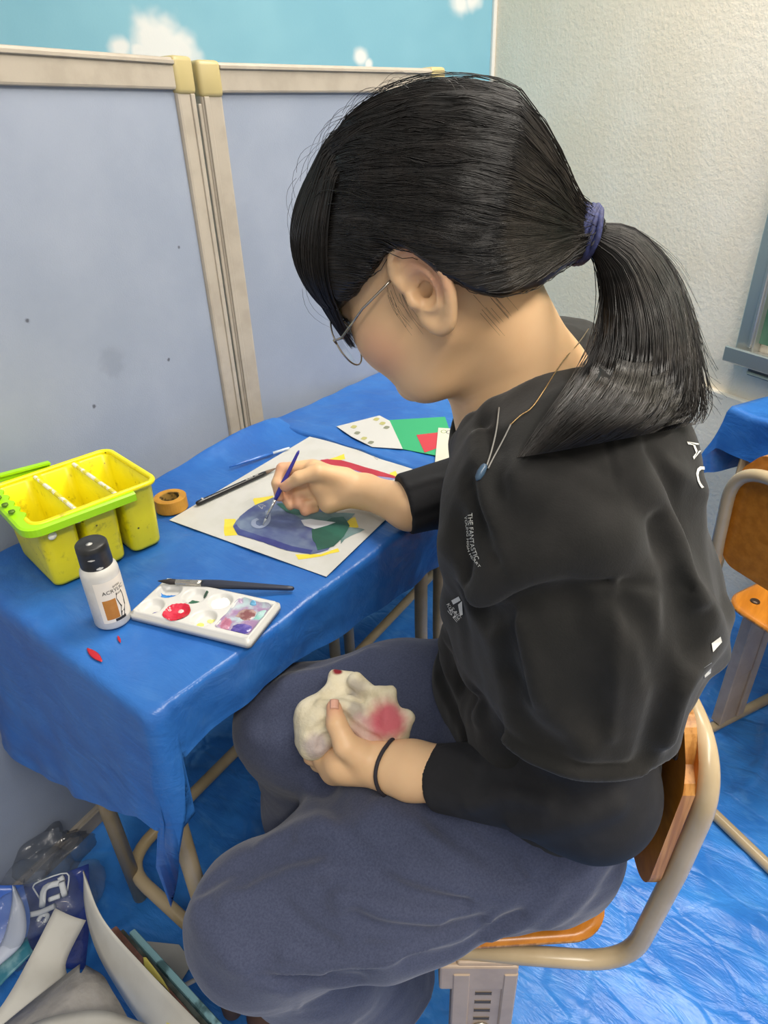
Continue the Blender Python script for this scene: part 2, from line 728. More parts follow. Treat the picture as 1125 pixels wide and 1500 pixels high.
tt = NT('table_tarp_painted')
c_ = tt.mix(tt.ramp(tt.noise(6, 4, .6), .35, .68), S('#235ca8'), S('#2f6cb6'))
c_ = tt.mix(tt.math('MULTIPLY', tt.ramp(tt.noise(38, 3, .6, sc=(1, .45, 1), rot=(0, 0, .5)), .5, .75), .4), c_, S('#447cc0'))
tt.color(c_)
tt.set(Roughness=.31)
tt.bump(tt.noise(22, 5, .62, sc=(1, .35, 1), rot=(0, 0, .6), dist=.6), .5, .006)
tt.bump(tt.voro(30, feature='DISTANCE_TO_EDGE', sc=(1, .5, 1), rot=(0, 0, -.5)), .2, .003)
tt.bump(tt.noise(900, 1), .12, .0006)
TARP_TABLE_L = tt.m


def spike(x, y):
    s = math.hypot(x - .2385, y - .5255)
    return .22 * math.exp(-(s / .0060) ** 2)


def skirt_near(x, y):
    if x < .25 and y > .5:          # short side towards the camera's left
        t = np.interp(y, [.52, .545, .58, .65, .76, .88, .97], [.17, .205, .20, .24, .29, .33, .33]) + spike(x, y)
        return t, np.interp(y, [.52, .6, .97], [.012, .02, .035])
    if y < .54:                     # long side towards the girl
        return spike(x, y) + np.interp(x, [.23, .25, .30, .43, .5, .6, .8, .87], [.108, .092, .082, .072, .09, .10, .125, .13]), .004
    return .03, .0


def bump_near(q):
    d = np.hypot((q[:, 0] - .82) / .10, (q[:, 1] - .985) / .05)
    e = np.hypot((q[:, 0] - .70) / .10, (q[:, 1] - .99) / .03)
    return .022 * np.exp(-d ** 2) + .014 * np.exp(-e ** 2)


near_tarp = drape('table_tarp', .235, .872, .522, .978, T, skirt_near, 'blue plastic tarp over the near desk, drawn out into a thin strip at its corner', None, bump_near)


def skirt_far(x, y):
    if y < .54:
        return .14, .015
    if x > 1.4:
        return .15, .02
    return .012, 0


drape('table_tarp', .868, 1.50, .518, 1.0, T + .004, skirt_far, 'blue plastic tarp over the far desk, behind the painting and the small cards', None,
      lambda q: .004 * np.exp(-((q[:, 0] - .875) / .02) ** 2))
RED_PAINT = simple('red_paint', '#b3202e', .4)
for (px, py, L, w, a) in ((139, 961, .030, .008, .5), (175, 938, .013, .003, .2)):
    c = Z(px, py, T)
    P = spline([c + np.array([math.cos(a + 1.0) * L * t, math.sin(a + 1.0) * L * t, 0]) for t in (-.6, -.2, .2, .6)], 4)
    V, F = tube(P, np.array([w * .1 + w * .45 * math.sin(math.pi * min(1, i / (len(P) - 1) * 1.0)) for i in range(len(P))]), 8)
    V[:, 2] = T + .0020 + (V[:, 2] - T) * .25
    mesh('paint_smear', V, F, RED_PAINT, near_tarp, label='red paint smear')
# ---------------------------------------------------------------- things on the near desk
TT = T + .003


def yellow_plastic():
    t = NT('yellow_plastic_painty')
    base = t.mix(t.ramp(t.noise(14, 3), .3, .75), S('#f0e41a'), S('#e4d612'))
    st = t.math('MULTIPLY', t.ramp(t.noise(34, 4, .7), .56, .70), .6)
    c = t.mix(st, base, S('#9a8f16'))
    v = t.ramp(t.voro(75), .10, .16, True)
    v = t.math('MULTIPLY', v, t.ramp(t.noise(16, 2), .52, .6))
    c = t.mix(v, c, S('#4b4718'))
    t.color(c)
    t.set(Roughness=.33)
    return t.m


YEL = yellow_plastic()
LIME = simple('lime_plastic', '#9fdc12', .35)
DIV = simple('paint_smeared_divider', '#dcd03a', .45, col2='#e9e6d8', nscale=60, lo=.45, hi=.55)


def basket():
    c = np.array([.380, .870, TT])
    A = rotz(-.125)
    M_ = (c, A)
    root = empty('storage_basket', c, 'yellow three-compartment plastic basket with lime handle, stained with paint', 'basket')
    h, th = .106, .003
    m = MB()
    W, D = .172, .156
    cw = W / 3
    for k in range(3):
        xc = (k - 1) * cw
        prof = []
        for z, s in ((0, .84), (.006, .86), (h * .5, .91), (h - .004, .965)):
            prof.append((z, s))
        outr, innr = [], []
        def ring(w, d, z, r):
            o = rrect(w, d, r, 4)
            return np.c_[o + np.array([xc, 0]), np.full(len(o), z)]
        rings = [ring(cw * .70, D * .78, 0, .010)]
        for z, s in prof:
            rings.append(ring((cw - .004) * (s if k != 1 else s), D * s, z + (.0015 if z == 0 else 0), .012))
        rings.append(ring(cw + .001, D, h, .010))
        rings.append(ring(cw - .002, D - .008, h - .002, .010))
        for z, s in reversed(prof):
            rings.append(ring((cw - .004) * s - 2 * th, D * s - 2 * th, max(z, th), .010))
        n = len(rings[0])
        V = np.concatenate(rings)
        F = [tuple(range(n - 1, -1, -1))]
        for i in range(len(rings) - 1):
            for j in range(n):
                l = (j + 1) % n
                F.append((i * n + j, i * n + l, (i + 1) * n + l, (i + 1) * n + j))
        F.append(tuple((len(rings) - 1) * n + j for j in range(n)))
        m.add(V @ A.T + c, F)
    m.build('body', YEL, root)
    o = rrect(W, D, .016, 6)
    P = np.c_[o, np.full(len(o), h)] @ A.T + c
    mb = MB()
    mb.add(*tube(P, .0042, 8, closed=True))
    mb.build('rim', YEL, root)
    for s in (-.5, .5):
        mb = MB()
        mb.add(*box((s * cw - .0028, -D / 2 + .006, h - .022), (s * cw + .0028, D / 2 - .006, h + .001), .0015, 1, M_))
        mb.build('divider', DIV, root, smooth=False)
    # folded-down handle around the left end
    path = fillet([(.048, -D / 2 - .006, h - .006), (-W / 2 - .010, -D / 2 - .006, h - .004), (-W / 2 - .010, D / 2 + .008, h + .010), (.0, D / 2 + .008, h + .003)], .02, 8)
    V, F = [], []
    pts = []
    for i in range(len(path) - 1):
        L = np.linalg.norm(path[i + 1] - path[i])
        for t in np.linspace(0, 1, max(1, int(L / .004)), endpoint=False):
            pts.append(path[i] * (1 - t) + path[i + 1] * t)
    pts.append(path[-1])
    pts = np.array(pts)
    tg = np.gradient(pts, axis=0)
    tg /= np.linalg.norm(tg, axis=1)[:, None]
    sec = np.array([(-.0015, -.006), (.0045, -.006), (.0045, .004), (.002, .006), (-.0055, .006), (-.0055, .003), (-.0015, .003)])
    for p, t in zip(pts, tg):
        outw = np.array([-t[1], t[0], 0])
        outw = -nrm(outw) if (outw @ (p - np.array([0, 0, h]))) < 0 else nrm(outw)
        wob = 0
        if p[0] < -W / 2 and abs(p[1]) < .055:
            wob = .0025 * math.sin(p[1] * 330)
        for a, b in sec:
            aa = a * 1.25 + (wob - .006 if a < -.004 and p[0] < -W / 2 and abs(p[1]) < .055 else 0)
            V.append(p + outw * aa + np.array([0, 0, b]))
    ns = len(sec)
    for i in range(len(pts) - 1):
        for k in range(ns):
            l = (k + 1) % ns
            F.append((i * ns + k, i * ns + l, (i + 1) * ns + l, (i + 1) * ns + k))
    F.append(tuple(range(ns - 1, -1, -1)))
    F.append(tuple((len(pts) - 1) * ns + k for k in range(ns)))
    mb = MB()
    mb.add(np.array(V) @ A.T + c, F)
    hd = mb.build('handle', LIME, root, smooth=False, label='lime green handle with finger grips')
    for y in (-.035, -.012, .012, .035):
        mb = MB()
        mb.add(*lathe([(.0042, 0), (.0042, .002)], c + A @ np.array([-W / 2 - .0085, y, h + .0062 + .05 * (y + D / 2) * 1.4]), 12))
        mb.build('grip_dent', simple('dark_grip_dent', '#5a7a12', .5), hd)
    mb = MB()
    V, F = lathe([(.0, 0), (.005, .0005), (.0062, .002), (.005, .0035), (.0, .004)], (0, 0, 0), 14, axis=(0, -1, -.15))
    mb.add(V + c + A @ np.array([-.068, -D / 2 * .96 - .0015, h - .021]), F)
    mb.build('handle_pivot', simple('white_plastic_button', '#ece9d8', .4), root)


basket()


def text_mesh(s, size, extr=.0):
    cu = bpy.data.curves.new('txt', 'FONT')
    cu.body = s
    cu.size = size
    cu.align_x = 'CENTER'
    cu.align_y = 'CENTER'
    cu.resolution_u = 3
    o = bpy.data.objects.new('txt', cu)
    COL.objects.link(o)
    bpy.context.view_layer.update()
    dg = bpy.context.evaluated_depsgraph_get()
    me = bpy.data.meshes.new_from_object(o.evaluated_get(dg))
    bm = bmesh.new()
    bm.from_mesh(me)
    bmesh.ops.triangulate(bm, faces=bm.faces[:])
    bmesh.ops.subdivide_edges(bm, edges=[e for e in bm.edges if e.calc_length() > size * .25], cuts=2)
    bm.verts.index_update()
    V = np.array([v.co[:] for v in bm.verts])
    F = [tuple(v.index for v in f.verts) for f in bm.faces]
    bm.free()
    bpy.data.objects.remove(o)
    bpy.data.curves.remove(cu)
    bpy.data.meshes.remove(me)
    return V, F


INK = simple('black_ink', '#2a2826', .5)


def bottle():
    c = np.array([.300, .690, TT])
    root = empty('paint_bottle', c, 'white acrylic paint bottle with black flip cap, standing in front of the yellow basket', 'bottle')
    m = MB()
    m.add(*lathe([(.0, .0015), (.018, .0), (.0212, .0012), (.0225, .004), (.0225, .078), (.0215, .083), (.0185, .0875), (.0165, .089)], c, 40))
    m.build('body', simple('white_bottle_plastic', '#cfccc4', .38, col2='#d6d4ce', nscale=60), root)
    m = MB()
    m.add(*lathe([(.0178, .0868), (.0186, .0875), (.0189, .090), (.0186, .1085), (.0188, .109), (.0184, .1165), (.0165, .1186), (.0, .119)], c, 40))
    cap = m.build('cap', simple('black_cap_plastic', '#242423', .4, col2='#2f2f2e', nscale=90), root)
    m = MB()
    for (a, z, w, h) in ((-1.9, .0905, .004, .002), (-2.25, .1035, .004, .0012)):
        V, F = [], []
        for i in range(9):
            t = a + w / .019 * (i / 8 - .5) * 2
            for zz in (-h, h):
                V.append(c + np.array([.0192 * math.cos(t), .0192 * math.sin(t), z + zz * (1 - abs(i / 4 - 1) * .7)]))
        F = [(2 * i, 2 * i + 2, 2 * i + 3, 2 * i + 1) for i in range(8)]
        m.add(V, F)
    V, F = lathe([(.0, .0), (.004, .0002), (.0, .0004)], c + np.array([-.004, -.004, .1189]), 10)
    m.add(V, F)
    m.build('paint_fleck', simple('dried_white_paint', '#cfcdc6', .6), cap)
    # wrap-around label
    def on(a, z, r=.02275):
        return c + np.array([r * math.cos(a), r * math.sin(a), z])
    a0 = math.atan2(-.690, -.300)          # towards the camera
    def patch(aa, ab, za, zb, r=.02275, n=12):
        V, F = [], []
        for i in range(n + 1):
            t = aa + (ab - aa) * i / n
            V += [on(t, za, r), on(t, zb, r)]
        F = [(2 * i, 2 * i + 2, 2 * i + 3, 2 * i + 1) for i in range(n)]
        return V, F
    m = MB()
    m.add(*patch(a0 - .55, a0 + 1.6, .012, .072, n=30), 0)
    m.add(*patch(a0 - .32, a0 + .38, .017, .046, .0229), 1)
    # dark print: a zigzag down the right side and along the bottom
    zz = [(.62, .052, .95, .055), (.56, .044, 1.0, .047), (.62, .038, 1.0, .040), (.70, .030, .98, .033), (.62, .023, .85, .026), (.55, .013, .72, .018), (.12, .0125, .55, .0165)]
    for i in range(5):
        p, q = zz[i], zz[i + 1]
        m.add([on(a0 + p[0] - .14, p[1], .02295), on(a0 + p[2] - .10, p[1], .02295), on(a0 + q[2] - .10, q[1], .02295), on(a0 + q[0] - .14, q[1], .02295)], [(3, 2, 1, 0)], 2)
    m.add(*patch(a0 + .1, a0 + .72, .0125, .0165, .02295), 2)
    for s, size, aa, z in (('ACRYLIC', .0072, .42, .0565), ('artist', .005, .62, .0625), ('paint', .004, .66, .0505)):
        V, F = text_mesh(s, size)
        m.add([on(a0 + aa + v[0] / .0229, z + v[1], .0231) for v in V], F, 2)
    m.build('label', [simple('label_paper', '#ece4d6', .45), simple('ochre_swatch', '#b9792c', .45, col2='#c08237', nscale=90), INK], root)


bottle()


def tape_roll():
    c = np.array([.523, .868, TT])
    prof = [(.0165, .0), (.0255, .0), (.0260, .0008), (.0260, .0212), (.0255, .022), (.0165, .022)]
    root = empty('masking_tape', c, 'yellow-brown roll of masking tape lying by the yellow basket', 'tape')
    n = 40
    V, F = [], []
    for r, z in prof:
        for k in range(n):
            a = 2 * math.pi * k / n
            V.append((r * math.cos(a), r * math.sin(a), z))
    for i in range(len(prof)):
        j = (i + 1) % len(prof)
        for k in range(n):
            l = (k + 1) % n
            F.append((i * n + k, i * n + l, j * n + l, j * n + k))
    m = MB()
    m.add(np.array(V) + c, F)
    m.build('tape_winding', simple('masking_tape_paper', '#c08a2c', .5, col2='#b07c24', nscale=40), root, smooth=False)
    V, F = [], []
    pr = [(.0148, .0006), (.0167, .0006), (.0167, .0214), (.0148, .0214)]
    for r, z in pr:
        for k in range(n):
            a = 2 * math.pi * k / n
            V.append((r * math.cos(a), r * math.sin(a), z))
    for i in range(4):
        j = (i + 1) % 4
        for k in range(n):
            l = (k + 1) % n
            F.append((i * n + k, i * n + l, j * n + l, j * n + k))
    m = MB()
    m.add(np.array(V) + c, F)
    m.build('core', simple('cardboard_core', '#a9853f', .7, col2='#4b3a1c', nscale=50, lo=.5, hi=.6), root, smooth=False)


tape_roll()

# palette ------------------------------------------------------------
_pc = [Z(193, 892, T + .0155), Z(240, 847, T + .0155), Z(407, 882, T + .0155), Z(368, 936, T + .0155)]
PC = np.array([*(sum(_pc) / 4)[:2], TT])
PE1 = nrm((_pc[2] + _pc[3] - _pc[0] - _pc[1]) * np.array([1, 1, 0]))
PE2 = np.array([-PE1[1], PE1[0], 0])
PL = np.linalg.norm((_pc[2] + _pc[3] - _pc[0] - _pc[1])[:2]) / 2
PW, PH = .080, .0125
WELLS = [(-.064, .0145, .0165), (-.025, .0145, .0165), (.013, .0155, .0165), (-.066, -.0215, .0165), (-.027, -.0215, .0165), (.012, -.0205, .0165)]
PAN = (.058, .0, .024, .031)


def pz(x, y):
    z = PH
    for wx, wy, r in WELLS:
        d = math.hypot((x - wx), (y - wy)) / r
        if d < 1:
            z -= .0075 * min(1, (1 - d * d) * 1.7)
    px_, py_, a, b = PAN
    d = max(abs(x - px_) - a, abs(y - py_) - b)
    if d < 0:
        z -= .0055 * min(1, -d / .003)
    return z


def pw(x, y, z):
    return PC + PE1 * x + PE2 * y + np.array([0, 0, z])


def palette():
    root = empty('paint_palette', PC, 'white plastic paint palette with six wells and a messy mixing pan', 'palette')
    m = MB()
    n1, n2 = 130, 62
    us, vs = np.linspace(-PL / 2 + .004, PL / 2 - .004, n1), np.linspace(-PW / 2 + .004, PW / 2 - .004, n2)
    V, F = grid(lambda u, v: pw(u, v, pz(u, v)), us, vs)
    m.add(V, F)
    # the stepped skirt around it
    rings = []
    for (off, z) in ((-.004, PH), (-.002, PH - .001), (-.0015, PH - .004), (.001, PH - .0045), (.0012, .0005), (-.001, .0005)):
        o = rrect(PL + 2 * off, PW + 2 * off, .006, 4)
        rings.append(np.array([pw(a, b, z) for a, b in o]))
    n = len(rings[0])
    F = []
    for i in range(len(rings) - 1):
        for j in range(n):
            l = (j + 1) % n
            F.append((i * n + j, (i + 1) * n + j, (i + 1) * n + l, i * n + l))
    m.add(np.concatenate(rings), F)
    m.build('tray', simple('white_palette_plastic', '#cbcac6', .3), root)

    def pool(name, poly, mat, lift, lab=None, wob=.12, k=26):
        """blob of paint following the tray relief"""
        poly = spline(np.array(poly + poly[:1], float), 6)[:-1]
        c = poly.mean(0)
        V, F = [pw(*c, pz(*c) + lift)], []
        rr = [.25, .5, .75, .9, 1.0]
        N = len(poly)
        for r in rr:
            for i, p in enumerate(poly):
                q = c + (p - c) * r * (1 + wob * .3 * math.sin(i * .45 + 1) * r)
                V.append(pw(*q, pz(*q) + lift * (1 - .8 * r ** 4) + .0004 * math.sin(i * 1.7 + r * 9)))
        F = [(0, 1 + (i + 1) % N, 1 + i)[::-1] for i in range(N)]
        for a in range(len(rr) - 1):
            for i in range(N):
                j = (i + 1) % N
                F.append((1 + a * N + i, 1 + (a + 1) * N + i, 1 + (a + 1) * N + j, 1 + a * N + j))
        mb = MB()
        mb.add(V, F)
        mb.build('paint_pool', mat, root, label=lab)

    def circ(x, y, r, n=10, e=1):
        return [(x + r * math.cos(2 * math.pi * k / n), y + r * e * math.sin(2 * math.pi * k / n)) for k in range(n)]
    w = WELLS
    pm = lambda nm, c1, c2=None, sc=120: simple(nm, c1, .22, col2=c2, nscale=sc)
    pool('b', [(w[0][0] - .012, w[0][1] - .004), (w[0][0] - .004, w[0][1] - .004), (w[0][0] + .004, w[0][1] - .001), (w[0][0] + .012, w[0][1] + .0), (w[0][0] + .009, w[0][1] - .011), (w[0][0] - .004, w[0][1] - .013)], pm('cyan_blue_paint', '#2f74c0', '#3f86cf'), .0012, 'blue paint')
    pool('g', [(w[1][0] - .006, w[1][1] - .013), (w[1][0] + .008, w[1][1] - .012), (w[1][0] + .010, w[1][1] - .003), (w[1][0] - .004, w[1][1] - .002)], pm('dark_green_paint', '#2c5b46', '#37664f'), .001, 'dark green paint')
    pool('gd', circ(w[1][0] + .010, w[1][1] + .010, .004), pm('dark_green_paint', '#4b5f55', '#37664f'), .0008, 'dark green paint smudge')
    pool('w', circ(w[2][0], w[2][1], .0125), pm('white_paint', '#e6e5df', '#f0efea'), .002, 'white paint')
    pool('v', [(w[3][0] + .0, w[3][1] - .013), (w[3][0] + .010, w[3][1] - .009), (w[3][0] + .013, w[3][1] + .002), (w[3][0] + .005, w[3][1] - .003)], pm('violet_paint', '#3d2a86', '#55409c'), .001, 'violet paint')
    pool('r', circ(w[4][0], w[4][1], .0172, 12), pm('crimson_paint', '#bf1f38', '#cc3a4e', 90), .0042, 'crimson paint filling its well')
    pool('rw', circ(w[4][0] + .001, w[4][1] + .006, .005, 7), pm('pink_white_paint', '#e6b7b4', '#efd6d0'), .0056, 'pale pink streak')
    pool('y', circ(w[5][0] - .002, w[5][1] - .007, .005, 7), pm('yellow_paint', '#e8dc2c', '#efe873'), .0012, 'yellow paint')
    pool('y2', circ(w[5][0] + .007, w[5][1] + .004, .006, 7, .6), pm('pale_yellow_paint', '#e6df86', '#efe98f'), .0012, 'pale yellow paint')
    X, Y = PAN[0], PAN[1]
    pool('mx', [(X - .024, Y - .029), (X - .024, Y), (X - .024, Y + .028), (X, Y + .030), (X + .023, Y + .029), (X + .024, Y), (X + .023, Y - .029), (X, Y - .030)], pm('lavender_grey_mix', '#96789a', '#a9bcc0', 45), .0016, 'lavender and grey mixed paint', .06)
    pool('mx2', [(X - .014, Y - .002), (X - .012, Y + .014), (X + .004, Y + .018), (X + .012, Y + .006), (X + .006, Y - .006)], pm('brown_mix', '#7c4f50', '#a98d86', 80), .0032, 'brown mixed paint')
    pool('mx3', [(X - .004, Y - .026), (X + .016, Y - .027), (X + .020, Y - .014), (X + .006, Y - .010), (X - .006, Y - .016)], pm('deep_violet_mix', '#4a3f8c', '#6f62a6', 80), .0034, 'violet mixed paint')
    pool('mx4', [(X + .012, Y + .0), (X + .022, Y + .004), (X + .020, Y + .022), (X + .010, Y + .016)], pm('mint_mix', '#7fb7ac', '#a9c6c4', 80), .003, 'mint green mixed paint')
    pool('mx5', [(X - .022, Y - .027), (X - .008, Y - .026), (X - .012, Y - .010), (X - .022, Y - .008)], pm('rose_mix', '#a3657c', '#b98ba0', 80), .0028, 'rose mixed paint')
    pool('mx6', circ(X - .004, Y + .0275, .005, 7, .6), pm('blue_mix', '#3f86b9', '#6aa6c8', 80), .003, 'blue mixed paint')


palette()


def brush(name, tip, end, label, cat, secs, mats, group=None):
    """secs: (part, t0, t1, [(t, r)...], material)"""
    tip, end = np.asarray(tip, float), np.asarray(end, float)
    root = empty(name, (tip + end) / 2, label, cat, group)
    for part, prof, mt in secs:
        P = np.array([tip + (end - tip) * t for t, _ in prof])
        m = MB()
        m.add(*tube(P, np.array([r for _, r in prof]), 14))
        m.build(part, mt, root)
    return root


STEEL = simple('ferrule_metal', '#b9b5ad', .25, .9)
BLK = simple('black_lacquer', '#17181c', .3)
brush('paint_brush', Z(231, 851, .7415), Z(431, 862, .7285), 'large paint brush with black handle and steel ferrule lying behind the palette', 'brush',
      [('bristles', [(0, .0004), (.04, .0022), (.09, .0040), (.145, .0036)], simple('dark_bristle', '#2a2322', .7)),
       ('ferrule', [(.12, .0035), (.14, .0038), (.24, .0042), (.245, .0047), (.255, .0042), (.265, .0047), (.275, .0043), (.285, .0048), (.33, .0048)], STEEL),
       ('handle', [(.325, .0050), (.35, .0054), (.45, .0060), (.6, .0052), (.8, .0042), (.95, .0035), (.99, .0028), (1, .001)], simple('slate_lacquer', '#2b3040', .35))], None)
tipb = Z(406, 685, TT + .006)
endb = Z(288, 738, TT + .006)
br = brush('paint_brush', tipb, endb, 'black paint brush with silver lettering lying along the edge of the painting', 'brush',
           [('bristles', [(0, .0003), (.05, .0018), (.12, .0032), (.17, .0034)], simple('brown_bristle', '#6b5a4c', .7)),
            ('handle', [(.16, .0036), (.2, .0040), (.6, .0042), (.95, .0044), (.985, .0042), (1, .003)], BLK)], None)
ax = nrm(endb - tipb)
up_ = nrm(np.array([0, 0, 1]) - ax * ax[2])
sd = np.cross(up_, ax)
SILVER = simple('silver_print', '#c9c8c4', .4)
for t, w in ((.28, .008), (.335, .003), (.36, .006), (.40, .005)):
    for q in (-.35, .35):
        V, F = tube([tipb + (endb - tipb) * t + ax * x + up_ * .0030 * 1.38 + sd * q * .004 for x in (-w / 2, w / 2)], .00055, 6)
        mesh('silver_letter_bar', V, F, SILVER, br)
V, F = tube([tipb + (endb - tipb) * .93 + up_ * .0042 + sd * q for q in (-.002, .002)], .0018, 6)
mesh('silver_end_mark', V, F, SILVER, br)
CLEARBLUE = simple('clear_blue_acrylic', '#2f63b4', .15, col2='#3f78c8', nscale=40)
brush('paint_brush', Z(424, 656, TT + .005), Z(336, 684, TT + .005), 'slim blue brush handle with white band lying half under the painting', 'brush',
      [('ferrule', [(0, .0016), (.02, .0022), (.30, .0026)], simple('white_band', '#c9d6e4', .25)),
       ('handle', [(.29, .0028), (.5, .0032), (.8, .0024), (1, .0012)], CLEARBLUE)], None)

# painting -----------------------------------------------------------
PAPER = simple('drawing_paper', '#c1c1bd', .75, col2='#bcbcb6', nscale=20, bump=(260, .12, .001))
PZ = TT + .0006


def poly_layer(mb, px, mi, z, wob=0.0, seed=1, sub=6, curved='edge'):
    P = np.array([Z(x, y, z)[:2] for x, y in px])
    if curved == 'edge':
        Q = []
        for i in range(len(P)):
            for t in np.linspace(0, 1, sub + 3, endpoint=False):
                Q.append(P[i] * (1 - t) + P[(i + 1) % len(P)] * t)
        P = np.array(Q)
    elif curved:
        P = spline(np.vstack([P, P[:1]]), sub)[:-1]
    if wob:
        nn = gn(P, 120, seed, 3)
        n2 = gn(P, 120, seed + 50, 3)
        P = P + np.stack([nn, n2], -1) * wob
    V = P
    F = []
    for f in tessellate_polygon([[Vector((*q, 0)) for q in P]]):
        a, b, c = (P[k] for k in f)
        F.append(tuple(f) if (b[0] - a[0]) * (c[1] - a[1]) - (b[1] - a[1]) * (c[0] - a[0]) > 0 else tuple(f)[::-1])
    mb.add(np.c_[V, np.full(len(V), z)], F, mi)


def wash(name, c1, c2, c3, sc=26, rough=.45):
    t = NT(name)
    c = t.mix(t.ramp(t.noise(sc, 4, .6, sc=(1, .5, 1), rot=(0, 0, .7)), .35, .65), S(c1), S(c2))
    c = t.mix(t.ramp(t.noise(sc * .6, 3), .5, .72), c, S(c3))
    t.color(c)
    t.set(Roughness=rough)
    return t.m


def painting():
    corners = [Z(248, 762, TT), Z(478, 845, TT), Z(648, 681, TT), Z(465, 633, TT)]
    o = np.array(corners)[:, :2]
    root = empty('painting', [*o.mean(0), TT], 'large white sheet with a blue, green and red painting in progress under the hand', 'painting')
    n = 26
    V, F = [], []
    for i in range(n + 1):
        for j in range(n + 1):
            a, b = i / n, j / n
            p = (1 - a) * (1 - b) * o[0] + a * (1 - b) * o[1] + a * b * o[2] + (1 - a) * b * o[3]
            V.append((*p, TT))
    F = [(i * (n + 1) + j, (i + 1) * (n + 1) + j, (i + 1) * (n + 1) + j + 1, i * (n + 1) + j + 1) for i in range(n) for j in range(n)]
    V, F = solid(V, F, .0005)
    V[:, 2] += TT + .0004 - V[:, 2].max()
    m = MB()
    m.add(V, F)
    m.build('sheet', PAPER, root, smooth=False)
    BLU = wash('blue_wash', '#404b7a', '#5a698a', '#75869b')
    EDG = wash('deep_blue_edge', '#2b2d70', '#35407c', '#4a5688')
    GRN = wash('dark_green_wash', '#1d4f45', '#2a6354', '#235045')
    TEA = wash('grey_green_wash', '#4c6f6c', '#6d8a8a', '#7f9195')
    RED = wash('red_wash', '#a32634', '#b23140', '#9a2030')
    LAV = wash('lavender_wash', '#8f8fc0', '#6f78b0', '#a6a3c6')
    YLW = wash('yellow_ground', '#d9c52a', '#e2d04a', '#c4b22c')
    WHT = simple('white_stroke', '#c6cbd2', .4)
    GRY = simple('pencil_grey', '#a9a8a2', .7)
    m = MB()
    # yellow ground peeping out
    for px in ([(328, 760), (345, 760), (347, 784), (329, 785)], [(370, 733), (372, 730), (400, 726), (398, 738), (375, 742)], [(432, 812), (470, 812), (495, 803), (497, 808), (470, 815), (436, 820)],
               [(498, 765), (520, 757), (525, 772), (512, 778), (500, 775)], [(470, 676), (490, 670), (504, 665), (506, 672), (488, 676), (472, 680)], [(571, 693), (580, 690), (584, 697), (574, 699)]):
        poly_layer(m, px, 0, PZ, .0012, 3, 4)
    poly_layer(m, [(498, 797), (505, 790), (520, 783), (535, 776), (515, 772), (500, 770)], 3, PZ + .00015, .002, 5)
    poly_layer(m, [(341, 770), (350, 757), (372, 741), (400, 729), (430, 726), (470, 738), (500, 755), (495, 790), (480, 806), (455, 812), (420, 806), (380, 793), (350, 783)], 1, PZ + .0003, .0016, 8)
    poly_layer(m, [(341, 772), (349, 783), (380, 793), (420, 806), (455, 811), (458, 806), (425, 799), (385, 786), (352, 775), (345, 768)], 2, PZ + .0005, .001, 9)
    poly_layer(m, [(410, 742), (430, 737), (470, 750), (520, 752), (505, 768), (470, 772), (440, 758)], 3, PZ + .0005, .0016, 12)
    poly_layer(m, [(405, 738), (425, 736), (450, 746), (455, 752), (435, 755), (420, 750)], 4, PZ + .0007, .0014, 13)
    poly_layer(m, [(456, 776), (470, 768), (485, 758), (505, 757), (512, 770), (505, 785), (490, 800), (465, 806), (459, 792)], 4, PZ + .0008, .0014, 14)
    poly_layer(m, [(440, 762), (455, 760), (492, 765), (478, 770), (460, 775), (446, 770)], 7, PZ + .0009, .0006, 15)
    # fresh pale swirl under the brush
    sw = [Z(x, y, PZ + .0010) for x, y in ((392, 748), (393, 760), (389, 768), (380, 772), (372, 769), (372, 763), (378, 760))]
    V, F = tube(spline(sw, 5), .0038, 8)
    V[:, 2] = PZ + .0008 + (V[:, 2] - PZ - .001) * .12
    m.add(V, F, 8)
    # second shape behind the wrist
    poly_layer(m, [(470, 673), (486, 674), (545, 690), (585, 701), (560, 704), (530, 702), (490, 700)], 6, PZ + .0003, .0012, 21)
    poly_layer(m, [(469, 674), (480, 672), (500, 674), (545, 687), (578, 697), (583, 701), (548, 697), (500, 683), (478, 680)], 5, PZ + .0005, .0012, 22)
    # faint pencil doodles
    for x, y, s in ((553, 668, 9), (574, 668, 8), (597, 676, 10), (612, 686, 6), (630, 672, 8), (384, 742, 6)):
        pp = [Z(x + s * a, y + s * b * .7, PZ + .0002) for a, b in ((-1, -.4), (0, -.6), (.9, -.1), (.1, .1), (.0, .8), (-.5, .2), (-1, -.4))]
        V, F = tube(spline(pp, 3), .0011, 5)
        V[:, 2] = PZ + (V[:, 2] - PZ) * .3
        m.add(V, F, 9)
    m.build('painted_shapes', [YLW, BLU, EDG, TEA, GRN, RED, LAV, WHT, simple('pale_blue_stroke', '#8792ab', .35), GRY], root, smooth=False, label='blue, green, red and yellow painted shapes')


painting()


def card(name, px, z, mat, label, cat, extra=None, group=None):
    o = np.array([Z(x, y, z)[:2] for x, y in px])
    a = sum((o[i - 1][0] * o[i][1] - o[i][0] * o[i - 1][1]) for i in range(len(o)))
    if a < 0:
        o = o[::-1]
    root = empty(name, [*o.mean(0), z], label, cat, group)
    V, F = prism(o, z, z + .0008)
    m = MB()
    m.add(V, F)
    m.build('sheet', mat, root, smooth=False)
    return root


